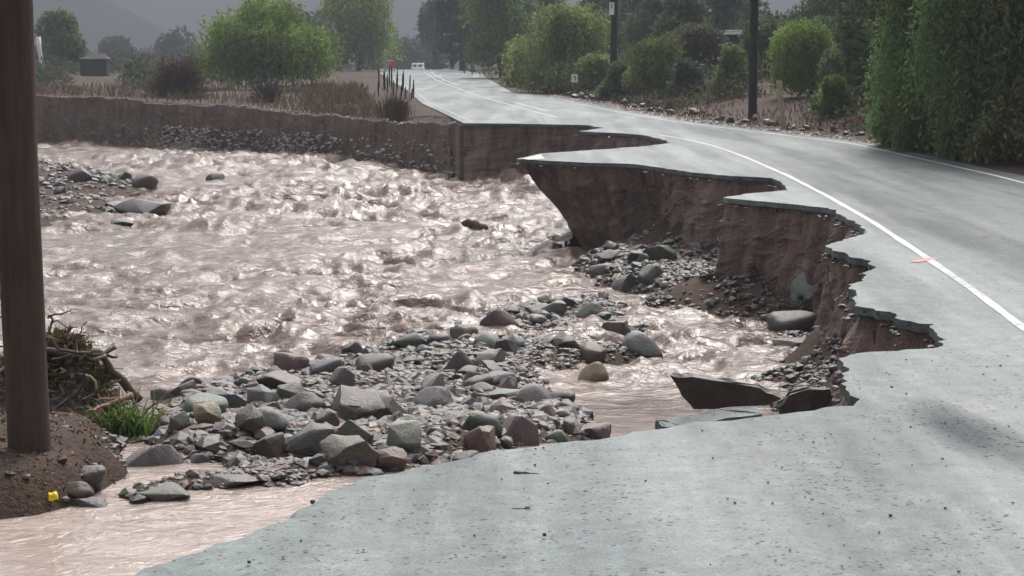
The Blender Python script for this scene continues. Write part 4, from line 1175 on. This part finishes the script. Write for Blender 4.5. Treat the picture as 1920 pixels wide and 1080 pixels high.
def bare_shrub(P, w, h, col, label, seed, n=900):
    rg = np.random.default_rng(seed)
    root = empty('bare_shrub', P); tag(root, label, 'shrub')
    parts = []
    a = rg.uniform(0, 2 * math.pi, n); e = rg.uniform(0.05, 1.0, n)
    D = np.stack([np.cos(a) * (1 - e * .55), np.sin(a) * (1 - e * .55), e], 1)
    tipv = D * np.array([w / 2, w / 2, h]) * rg.uniform(0.45, 1.05, (n, 1))
    for f0, f1, k in ((0, .5, .02), (.4, 1.0, .014)):
        S = tipv * f0 + rg.normal(size=(n, 3)) * .03 * w; E = tipv * f1 + rg.normal(size=(n, 3)) * .05 * w
        d = E - S
        parts.append(leaf_cards(S, d, np.linalg.norm(d, axis=1), np.full(n, k * w * 1.3), np.array(col)[None] * rg.uniform(.6, 1.4, (n, 1)), rg))
    m = n * 3
    i = rg.integers(0, n, m); S = tipv[i] * rg.uniform(.35, 1, (m, 1))
    parts.append(leaf_cards(S, D[i] + rg.normal(size=(m, 3)) * .8, np.full(m, .11 * w), np.full(m, .014 * w), np.array(col)[None] * rg.uniform(.6, 1.5, (m, 1)), rg))
    leaf_obj('twigs', parts, M['twig'], root)
    st = Acc()
    for k in range(7): st.tube(wob((0, 0, -.1), tipv[k] * .6, 5, .05, seed + k), np.linspace(.02, .006, 5) * w * .6, 5)
    st.obj('stems', M['bark'], root)
bare_shrub(tpos(335, 78), 3.0, 1.85, (0.085, 0.052, 0.043), 'large leafless reddish brown shrub on the far bank', 301, 1100)
bare_shrub(tpos(503, 72), 1.8, 1.2, (0.065, 0.05, 0.05), 'thin leafless greyish shrub on the far bank below the willow', 302, 260)
tree('round_shrub', tpos(252, 110), 2.0, 1.15, GRN_D, 'dark green low shrub beside the dark hut', 'shrub', 303, 'round', 1800, .13, .02)

# reed clump by the washed out corner
P = tpos(742, 58.5); rg = np.random.default_rng(5)
s = empty('reed_clump', P); tag(s, 'clump of dark tipped reeds at the corner of the far bank and road', 'reeds')
bl = []
n = 420
S = np.stack([rg.normal(0, .2, n), rg.normal(0, .15, n), np.zeros(n)], 1); D = np.stack([rg.normal(0, .16, n), rg.normal(0, .1, n), np.ones(n)], 1)
leaf_obj('blades', [leaf_cards(S, D, rg.uniform(.4, .95, n), np.full(n, .025), np.array([(0.11, .08, .05)]) * rg.uniform(.6, 1.4, (n, 1)), rg)], M['twig'], s)
for i in range(19):
    x = -0.46 + 0.95 * (i + rg.uniform(0, .6)) / 19; hh = rg.uniform(1.1, 1.75) * (1 - 0.5 * max(0, x)) 
    a = Acc(); ln = rg.uniform(-.05, .09) + x * .25
    a.tube([(x * .55, rg.uniform(-.1, .1), 0), (x * .75 + ln * .4, 0, hh * .55), (x + ln, 0, hh * .72)], .007, 4)
    o = a.obj('stalk', M['drift'], s)
    a = Acc(); a.tube([(x + ln * .98, 0, hh * .62), (x + ln * 1.03, 0, hh * .75), (x + ln * 1.1, 0, hh * .92), (x + ln * 1.15, 0, hh)], [.012, .024, .022, .004], 6)
    a.obj('seed_head', M['darkpole'], o)

# dry grass on the far bank
def grass(name, P, hmin, hmax, col, label, seed, w=.02, lean=.35):
    rg = np.random.default_rng(seed); n = len(P)
    D = rg.normal(size=(n, 3)) * lean; D[:, 2] = 1
    parts = [leaf_cards(P, D, rg.uniform(hmin, hmax, n), np.full(n, w) * rg.uniform(.6, 1.4, n), np.array(col)[None] * rg.uniform(.6, 1.4, (n, 1)), rg)]
    o = leaf_obj(name, parts, M['twig'], None); tag(o, label, None, None, 'stuff'); return o
rg = np.random.default_rng(88); n = 14000
y = rg.uniform(52, 100, n); px = np.where(rg.uniform(0, 1, n) < .55, rg.normal(660, 60, n), rg.uniform(60, 780, n)); x = (px - 960) / FPX * y
k = (np.interp(x / y, fb_top[:, 0] / fb_top[:, 1], fb_top[:, 1]) + 0.3 < y) & (x < xc(y) - 4.6); x, y = x[k], y[k]
k = fbm(x * .5, y * .3, 0, 44, 3) > -0.12; x, y = x[k], y[k]
grass('dry_grass', np.stack([x, y, gz(x, y)], 1), .15, .55, (0.135, .098, .064), 'dry brown grass on the far bank', 89, .035)
n = 5000; y = rg.uniform(34, 95, n); x = np.interp(y, RX[:, 1], RX[:, 0]) + rg.uniform(.6, 5, n) ** 1.0
k = fbm(x * .6, y * .25, 0, 45, 3) > -0.35; x, y = x[k], y[k]
grass('dry_grass', np.stack([x, y, gz(x, y)], 1), .06, .3, (0.075, .052, .036), 'dry brown grass behind the roadside stones', 90, .025)

def scrub(name, X, Y, hs, leaf, cols, label, seed):
    rg = np.random.default_rng(seed); n = len(X)
    k = 1.0
    Z = gz(X, Y); per = 26
    cen = np.repeat(np.stack([X, Y, Z], 1), per, 0); H = np.repeat(hs, per)
    d = rg.normal(size=(n * per, 3)); d /= np.linalg.norm(d, axis=1)[:, None]; d[:, 2] = np.abs(d[:, 2])
    Q = cen + d * (rg.uniform(.3, 1, n * per) ** .6 * H)[:, None] * np.array([.75, .75, 1.0])
    c = np.array(cols)[rg.integers(0, len(cols), n)] * rg.uniform(.65, 1.35, (n, 1)); T = np.repeat(c, per, 0) * rg.uniform(.75, 1.25, (n * per, 1))
    L_ = np.repeat(leaf, per) * rg.uniform(.7, 1.4, n * per)
    o = leaf_obj(name, [leaf_cards(Q, d + rg.normal(size=d.shape) * .7, L_, L_ * .5, T, rg)], M['leaf'], None); tag(o, label, None, None, 'stuff')
rg = np.random.default_rng(700)
n = 1900; Y = rg.uniform(40, 130, n); X = np.interp(Y, RX[:, 1], RX[:, 0]) + 1.6 + rg.exponential(4.5, n)
m = (fbm(X * .35, Y * .12, 0, 701, 3) > -.12) & (X / Y < .30) & ~((X / Y > .128) & (X / Y < .152) & (Y < 62)); X, Y = X[m], Y[m]
scrub('undergrowth', X, Y, rg.uniform(.2, 1.1, len(X)) * sst(1.0, 6.0, X - np.interp(Y, RX[:, 1], RX[:, 0])) + .15, .05 + .0012 * Y, [GRN_D, GRN_E, GRN_O, (0.075, .055, .036), (0.085, .055, .038)], 'low tangled undergrowth beneath the trees right of the road', 702)
n = 2600; Y = 95 * np.exp(rg.uniform(0, 1.6, n)); X = Y * rg.uniform(-.30, -.065, n)
m = (X < xc(Y) - 8) & (fbm(X * .08, Y * .03, 0, 703, 3) > -.1); pxs = 960 + X / Y * FPX; m = m & ~((pxs > 120) & (pxs < 240) & (Y < 142)); X, Y = X[m], Y[m]
scrub('far_scrub', X, Y, rg.uniform(.4, 1.1, len(X)) * (1 + Y / 220), .1 + .0016 * Y, [GRN_E, GRN_D, (0.07, .06, .045), (0.055, .065, .045)], 'continuous hazy scrub on the flat across the river', 704)

# ------------------------------------------------------------------ buildings and vehicles far off
y = 97.0; x0, x1 = (1268 - 960) / FPX * y, (1462 - 960) / FPX * y; zb = float(gz([(x0 + x1) / 2], [y])[0]); ze = atd(1400, 63, y)[2]
s = empty('house', ((x0 + x1) / 2, y, zb)); tag(s, 'low dark house with a white roof edge behind the roadside trees', 'house')
w = x1 - x0; hh = ze - zb
bm = bmesh.new(); add_box(bm, (0, 2.0, hh / 2 - .3), (w, 4, hh + .5)); bm_obj('wall', bm, M['greywall'], s)
bm = bmesh.new()
v = [bm.verts.new(c) for c in [(-w / 2 - .4, -.5, hh + .08), (w / 2 + .4, -.5, hh + .08), (w / 2 + .4, 4.5, hh + .16), (-w / 2 - .4, 4.5, hh + .16)]]
f = bm.faces.new(v); r = bmesh.ops.extrude_face_region(bm, geom=[f]); bmesh.ops.translate(bm, vec=(0, 0, .06), verts=[g for g in r['geom'] if isinstance(g, bmesh.types.BMVert)])
bm_obj('roof', bm, M['lilac'], s)
bm = bmesh.new(); add_box(bm, (0, -.53, hh + .03), (w + .8, .05, .15)); bm_obj('fascia', bm, M['white'], s)
for xx in (-w * .28, w * .2):
    bm = bmesh.new(); add_box(bm, (xx, -.02, hh * .55), (1.1, .06, .9)); o = bm_obj('window', bm, M['darkwall'], s)
    bm = bmesh.new(); add_box(bm, (xx, -.06, hh * .55), (.95, .02, .75)); bm_obj('pane', bm, M['glass'], o)

y = 140.0; P = tpos(183, y); k = y / FPX
s = empty('hut', (P[0], P[1], min(P[2], atd(183, 139, y)[2]))); tag(s, 'small dark hut with a lilac grey roof far across the river', 'hut')
for dx, wd in ((-12, 24), (14, 22)):
    bm = bmesh.new(); add_box(bm, (dx * k, 0, 16 * k), (wd * k, 1.2, 32 * k), None, .02); bm_obj('wall_panel', bm, M['darkwall'], s)
bm = bmesh.new(); add_box(bm, (1 * k, .05, 15 * k), (4 * k, 1.1, 30 * k)); bm_obj('door', bm, M['greywall'], s)
bm = bmesh.new()
v = [bm.verts.new(c) for c in [(-26 * k, -.7, 31 * k), (27 * k, -.7, 31 * k), (18 * k, 0, 41 * k), (-6 * k, 0, 41 * k), (-26 * k, .7, 31 * k), (27 * k, .7, 31 * k)]]
for q in ((0, 1, 2, 3), (5, 4, 3, 2), (0, 3, 4), (1, 5, 2), (0, 4, 5, 1)): bm.faces.new([v[i] for i in q])
bm_obj('roof', bm, M['lilac'], s)
a = Acc(); a.tube([(-20 * k, 0, 30 * k), (-20 * k, 0, 66 * k)], .7 * k, 5); a.obj('mast', M['darkpole'], s)

P = tpos(84, 128); k = 128 / FPX; zt = atd(84, 140, 128)[2]
s = Acc(); s.tube([(0, 0, -.4), (-1 * k, 0, 30 * k), (-4 * k, 0, 48 * k), (-4.5 * k, 0, 70 * k)], [3.2 * k, 3.8 * k, 4.4 * k, 4.2 * k], 8)
o = s.obj('white_post', M['white'], None, True); o.location = (P[0], P[1], zt); tag(o, 'crooked white post seen just right of the foreground pole', 'post')

# white van coming over the crest
y = 262.0; k = y / FPX; q = atd(782, 118.5, y); zr = float(zroad(y))
s = empty('white_car', (q[0], y, q[2] - 1.55)); tag(s, 'white car coming over the crest of the road', 'car')
bm = bmesh.new(); add_box(bm, (0, 1.9, .62), (1.72, 4.0, .62), None, .1); bm_obj('body', bm, M['white'], s)
bm = bmesh.new()
vs = add_box(bm, (0, 2.3, 1.2), (1.6, 2.4, .7), None, .08)
bm_obj('cabin', bm, M['white'], s)
for xx in (-.36, .36):
    bm = bmesh.new(); add_box(bm, (xx, 1.08, 1.2), (.42, .03, .26)); bm_obj('windscreen', bm, M['glass'], s)
for xx in (-.65, .65):
    bm = bmesh.new(); add_box(bm, (xx, -.12, .68), (.3, .03, .16)); bm_obj('headlight', bm, M['glass'], s)
    for yy in (.7, 3.1):
        a = Acc(); a.tube([(xx * 1.25 - .1, yy, .32), (xx * 1.25 + .1, yy, .32)], .32, 14); a.obj('wheel', M['rubber'], s)
bm = bmesh.new(); add_box(bm, (0, -.12, .45), (1.1, .03, .16)); bm_obj('grille', bm, M['dark'], s)

y = 168.0; k = y / FPX; q = atd(733, 131, y)
s = empty('road_barrier', (q[0], y, q[2] - .1)); tag(s, 'red barrier with a white base at the left of the road crest', 'barrier')
bm = bmesh.new(); add_box(bm, (0, 0, 12 * k), (14 * k, .25, 15 * k), None, .06); add_box(bm, (3 * k, 0, 17 * k), (10 * k, .2, 6 * k), None, .04); bm_obj('barrier_panel', bm, M['red'], s)
bm = bmesh.new(); add_box(bm, (-6 * k, -.1, 2.0 * k), (30 * k, .4, 4 * k), None, .03); bm_obj('barrier_base', bm, M['white'], s)
for xx in (-6, 6):
    a = Acc(); a.tube([(xx * k, .18, 0), (xx * k, .18, 21 * k)], .8 * k, 5); a.obj('barrier_post', M['dark'], s)
rg = np.random.default_rng(9); q2 = atd(722, 131, 160)
n = 160
pl = empty('pale_plant', (q2[0], 160, q2[2] - .1)); tag(pl, 'pale spindly plant beside the red barrier', 'plant')
leaf_obj('leaves', [leaf_cards(np.stack([rg.normal(0, .15, n), rg.normal(0, .15, n), rg.uniform(.2, 1.7, n)], 1) + np.array([.2, 0, 0]) * rg.uniform(0, 1, (n, 1)), rg.normal(size=(n, 3)) + np.array([0, 0, .8]), np.full(n, .22), np.full(n, .07), np.array([(0.27, .28, .17)]) * rg.uniform(.7, 1.3, (n, 1)), rg)], M['leaf'], pl)
a = Acc()
for i in range(5): a.tube(wob((0, 0, -.1), (rg.uniform(-.2, .5), rg.uniform(-.2, .2), rg.uniform(1.1, 1.9)), 5, .06, i), np.linspace(.02, .008, 5), 4)
a.obj('stems', M['palewood'], pl)

# ------------------------------------------------------------------ flood debris round the foreground pole
def branch(pts_px, y, r0, r1, mat, name, label, seed, cat='branch', tw=0, n=24, amp=.03):
    pts = np.array([atd(px, py, y + dy) for px, py, dy in pts_px])
    s = np.linspace(0, 1, len(pts)); t = np.linspace(0, 1, n)
    Q = np.stack([np.interp(t, s, pts[:, k]) for k in range(3)], 1)
    for _ in range(2): Q[1:-1] = (Q[:-2] + 2 * Q[1:-1] + Q[2:]) / 4
    Q += amp * np.stack([vn(t * 9, seed * 1.0, k * 3.1, seed) for k in range(3)], 1) * .5
    base = Q[0].copy(); a = Acc(); a.tube(Q - base, np.linspace(r0, r1, n) * (1 + .15 * vn(t * 14, 0.0, 0, seed)), 8)
    rg = np.random.default_rng(seed)
    root = a.obj(name, mat, None, True); root.location = base
    tag(root, label, cat)
    for i in range(tw):
        j = rg.integers(3, n - 1); d = rg.normal(size=3); d[2] = abs(d[2]) * .4 - .3
        e = Q[j] - base + d / np.linalg.norm(d) * rg.uniform(.08, .25)
        b = Acc(); b.tube(wob(Q[j] - base, e, 6, .05, seed + i), np.linspace(r1 * .7, r1 * .25, 6), 5); b.obj('twig', mat, root, True)
    return root
yp = 10.9
branch([(80, 655, -.1), (115, 668, -.1), (150, 672, -.05), (185, 655, 0), (198, 668, 0), (215, 700, 0), (240, 730, 0), (262, 752, .05)], yp, .02, .026, M['drift'], 'driftwood_branch', 'dark hooked driftwood branch arching over the debris by the pole', 401, 'branch', 9)
branch([(108, 838, -.25), (140, 826, -.25), (165, 800, -.22), (190, 775, -.2), (215, 752, -.15), (245, 738, -.05)], yp - .1, .012, .02, M['root'], 'pink_root', 'pinkish bare root curving up right of the pole base', 402, 'root', 6)
branch([(240, 735, -.05), (250, 760, -.1), (232, 800, -.2), (205, 850, -.3)], yp - .1, .008, .006, M['drift'], 'thin_branch', 'thin brown branch drooping beside the grass tuft', 403, 'branch', 4)
branch([(0, 545, .2), (10, 575, .15), (22, 600, .1), (18, 650, .0), (30, 720, -.1)], yp, .012, .014, M['drift'], 'bent_branch', 'dark bent branch left of the foreground pole', 404, 'branch', 3)
branch([(90, 592, .1), (100, 600, .1), (92, 640, 0.05), (110, 665, 0)], yp + .15, .006, .008, M['drift'], 'upright_twig', 'small upright twig right of the foreground pole', 405, 'twig', 4)
branch([(240, 872, -.9), (275, 895, -1.0)], yp - .6, .008, .008, M['palewood'], 'pale_stick', 'pale stick leaning on the large flat topped boulder', 406, 'stick', 0, 8, .01)
branch([(870, 415, 0), (890, 422, 0), (915, 430, 0)], onwater(890, 430)[1], .10, .08, M['drift'], 'floating_log', 'short dark log carried by the river below the asphalt tongue', 407, 'log', 1, 10, .05)
branch([(965, 886, 0), (990, 888, 0), (1016, 890, 0)], flat(990, 888)[1], .006, .005, M['drift'], 'twig_on_road', 'thin twig lying on the near asphalt, farther of two', 408, 'twig', 0, 8, .01)
branch([(958, 955, 0), (975, 954, 0), (992, 952, 0)], flat(975, 954)[1], .006, .004, M['drift'], 'twig_on_road', 'thin twig lying on the near asphalt, nearer of two', 409, 'twig', 0, 8, .01)

rg = np.random.default_rng(17)
# heap of flood wrack: mound with sticks, straw and leaves
c = atd(130, 790, yp + .1)
gc = float(gz([c[0]], [c[1]])[0])
def heap_h(dx, dy): return .40 * np.exp(-((dx + .16) / .36) ** 2 - (dy / .32) ** 2) + .27 * np.exp(-((dx - .2) / .22) ** 2 - ((dy + .1) / .25) ** 2)
nx = 60; U, Vv = np.meshgrid(np.linspace(-1, 1, nx), np.linspace(-1, 1, nx), indexing='ij')
X = c[0] - .05 + U * .75; Y = c[1] + Vv * .6
Hh = heap_h(X - c[0], Y - c[1]) * (1 + .5 * fbm(X * 8, Y * 8, 0, 19)) - .05
idx = np.arange(nx * nx).reshape(nx, nx)
heap = np_obj('debris_heap', np.stack([X, Y, gz(X.ravel(), Y.ravel()).reshape(nx, nx) + Hh], -1).reshape(-1, 3), np.stack([idx[:-1, :-1], idx[1:, :-1], idx[1:, 1:], idx[:-1, 1:]], -1).reshape(-1, 4), M['soot'], None, True)
tag(heap, 'heap of muddy flood debris piled against the foreground pole', 'debris heap')
st = Acc()
for i in range(120):
    u, v = rg.normal(-.1, .5), rg.normal(-.1, .5)
    x, y = c[0] + u * .5, c[1] + v * .42 - .1
    z = float(gz([x], [y])[0]) + float(heap_h(x - c[0], y - c[1])) + rg.uniform(-.03, .05)
    d = rg.normal(size=3); d[2] *= .55; d /= np.linalg.norm(d); L_ = rg.uniform(.05, .2)
    st.tube(wob((x, y, z), np.array([x, y, z]) + d * L_ * 1.3, 4, .012, i), rg.uniform(.0015, .005), 4)
st.obj('sticks', M['drift'], heap)['kind'] = 'stuff'
for i in range(16):
    u, v = rg.uniform(-.5, .42), rg.uniform(-.4, .1); x, y = c[0] + u, c[1] + v - .15; z = float(gz([x], [y])[0]) + float(heap_h(u, v)) * rg.uniform(.3, 1.05)
    d = np.array([rg.normal(), rg.normal() * .4, rg.normal() * .5]); d /= np.linalg.norm(d); b = Acc(); r0 = rg.uniform(.005, .013)
    b.tube(wob(np.array([x, y, z]) - d * .2, np.array([x, y, z]) + d * rg.uniform(.15, .35), 12, .1, 900 + i), np.linspace(r0, r0 * .4, 12), 6)
    b.obj('branch', M['drift'] if i % 4 else M['palewood'], heap, True)
n = 5200
u, v = rg.normal(-.1, .5, n), rg.normal(-.1, .4, n); x, y = c[0] + u * .5, c[1] + v * .45
z = gz(x, y) + heap_h(x - c[0], y - c[1]) + rg.uniform(-.03, .05, n)
cols = np.array([(0.12, .08, .04), (0.08, .06, .03), (0.07, .085, .03), (0.18, .125, .07), (0.05, .035, .026)])[rg.integers(0, 5, n)]
leaf_obj('litter', [leaf_cards(np.stack([x, y, z], 1), rg.normal(size=(n, 3)), rg.uniform(.02, .07, n), rg.uniform(.008, .025, n), cols, rg)], M['leaf'], heap)['kind'] = 'stuff'
P2, _ = rand_in(MOUND[:, :2], 14000, .1, 555); P2 = P2[(P2[:, 0] > -4.5)]; n = len(P2); x, y = P2[:, 0], P2[:, 1]; z = gz(x, y) + rg.uniform(0, .035, n)
cols = np.array([(0.065, .03, .024), (0.048, .03, .024), (0.08, .052, .032), (0.026, .02, .016)])[rg.integers(0, 4, n)]
o = leaf_obj('leaf_litter', [leaf_cards(np.stack([x, y, z], 1), rg.normal(size=(n, 3)), rg.uniform(.012, .045, n), rg.uniform(.005, .015, n), cols * 1.5, rg)], M['twig'], None); tag(o, 'reddish leaf litter on the mud in front of the pole', None, None, 'stuff')

def tuft(name, px, py, y, n, ln, col, label, seed, spread=.06):
    rg = np.random.default_rng(seed); P = atd(px, py, y)
    s = empty(name, P); tag(s, label, 'grass tuft')
    parts = []
    for i in range(n):
        a = rg.uniform(0, 2 * math.pi); b = np.array([rg.normal(0, spread), rg.normal(0, spread * .7), 0])
        d = np.array([math.cos(a) * .55, math.sin(a) * .55, 1.0]); L_ = ln * rg.uniform(.55, 1.1); w = .007
        t = np.linspace(0, 1, 5); Q = b + d * L_ * t[:, None]; Q[:, 2] -= (L_ * t ** 2) * rg.uniform(.5, 1.2) * .75
        sd = np.cross(d, [0, 0, 1]); sd /= np.linalg.norm(sd) + 1e-9; ww = w * (1 - t * .85)
        V = np.stack([Q - sd * ww[:, None], Q + sd * ww[:, None]], 1).reshape(-1, 3)
        F = np.array([(2 * k, 2 * k + 1, 2 * k + 3, 2 * k + 2) for k in range(4)])
        C = np.ones((10, 4)); C[:, :3] = np.array(col) * rg.uniform(.6, 1.5) * np.array([rg.uniform(.85, 1.3), 1, 1])
        parts.append((V, F, C))
    leaf_obj('blades', parts, M['leaf'], s)
tuft('grass_tuft', 225, 815, yp - .35, 280, .38, (0.075, .13, .03), 'fresh green grass tuft on the debris right of the pole', 501, .075)
tuft('grass_tuft', 8, 770, yp, 70, .3, (0.035, .055, .018), 'dark green grass tuft left of the pole', 502)
tuft('grass_tuft', 345, 868, 10.6, 60, .16, (0.09, .07, .04), 'dry straw tuft beside the large flat topped boulder', 503, .04)

# scrap of yellow plastic
P = hit(100, 940)
bm = bmesh.new(); bmesh.ops.create_grid(bm, x_segments=6, y_segments=6, size=.02)
for v in bm.verts: v.co.z = .012 * math.sin(v.co.x * 160) + .010 * math.cos(v.co.y * 140 + v.co.x * 60)
r = bmesh.ops.extrude_face_region(bm, geom=bm.faces[:]); bmesh.ops.translate(bm, vec=(0, 0, .003), verts=[g for g in r['geom'] if isinstance(g, bmesh.types.BMVert)])
o = bm_obj('plastic_scrap', bm, M['yellow']); o.location = (P[0], P[1], P[2] + .025); o.rotation_euler = (R(55), 0, R(20)); tag(o, 'tiny crumpled yellow plastic scrap on the mud by the pole', 'litter')

# roots hanging out of the cut under the road
ra = Acc(); rg = np.random.default_rng(61)
sel = np.where((edge_f[:, 1] > 12) & (edge_f[:, 1] < 52) & (dtip > 6))[0]
for i in range(80):
    p = edge_f[rg.choice(sel)]; z = -rg.uniform(.15, .8)
    ra.tube(wob((p[0], p[1], z), (p[0] + rg.uniform(-.1, .1), p[1] - rg.uniform(.1, .3), z - rg.uniform(.1, .5)), 6, .08, i), np.linspace(.012, .004, 6), 4)
o = ra.obj('hanging_roots', M['drift']); tag(o, 'thin roots hanging from the soil cut under the road', None, None, 'stuff')

# ------------------------------------------------------------------ haze
bm = bmesh.new(); add_box(bm, (0, 2950, 48), (9000, 6400, 146))
hz_m = bpy.data.materials.new('mist'); hz_m.use_nodes = True
nt = hz_m.node_tree; nt.nodes.remove(nt.nodes['Principled BSDF'])
vol = nt.nodes.new('ShaderNodeVolumePrincipled'); vol.inputs['Color'].default_value = (0.29, 0.31, 0.345, 1); vol.inputs['Density'].default_value = 0.0018
nt.links.new(vol.outputs[0], nt.nodes['Material Output'].inputs['Volume'])
hz = bm_obj('haze', bm, hz_m); tag(hz, 'thin grey rain haze over the valley', None, None, 'stuff')
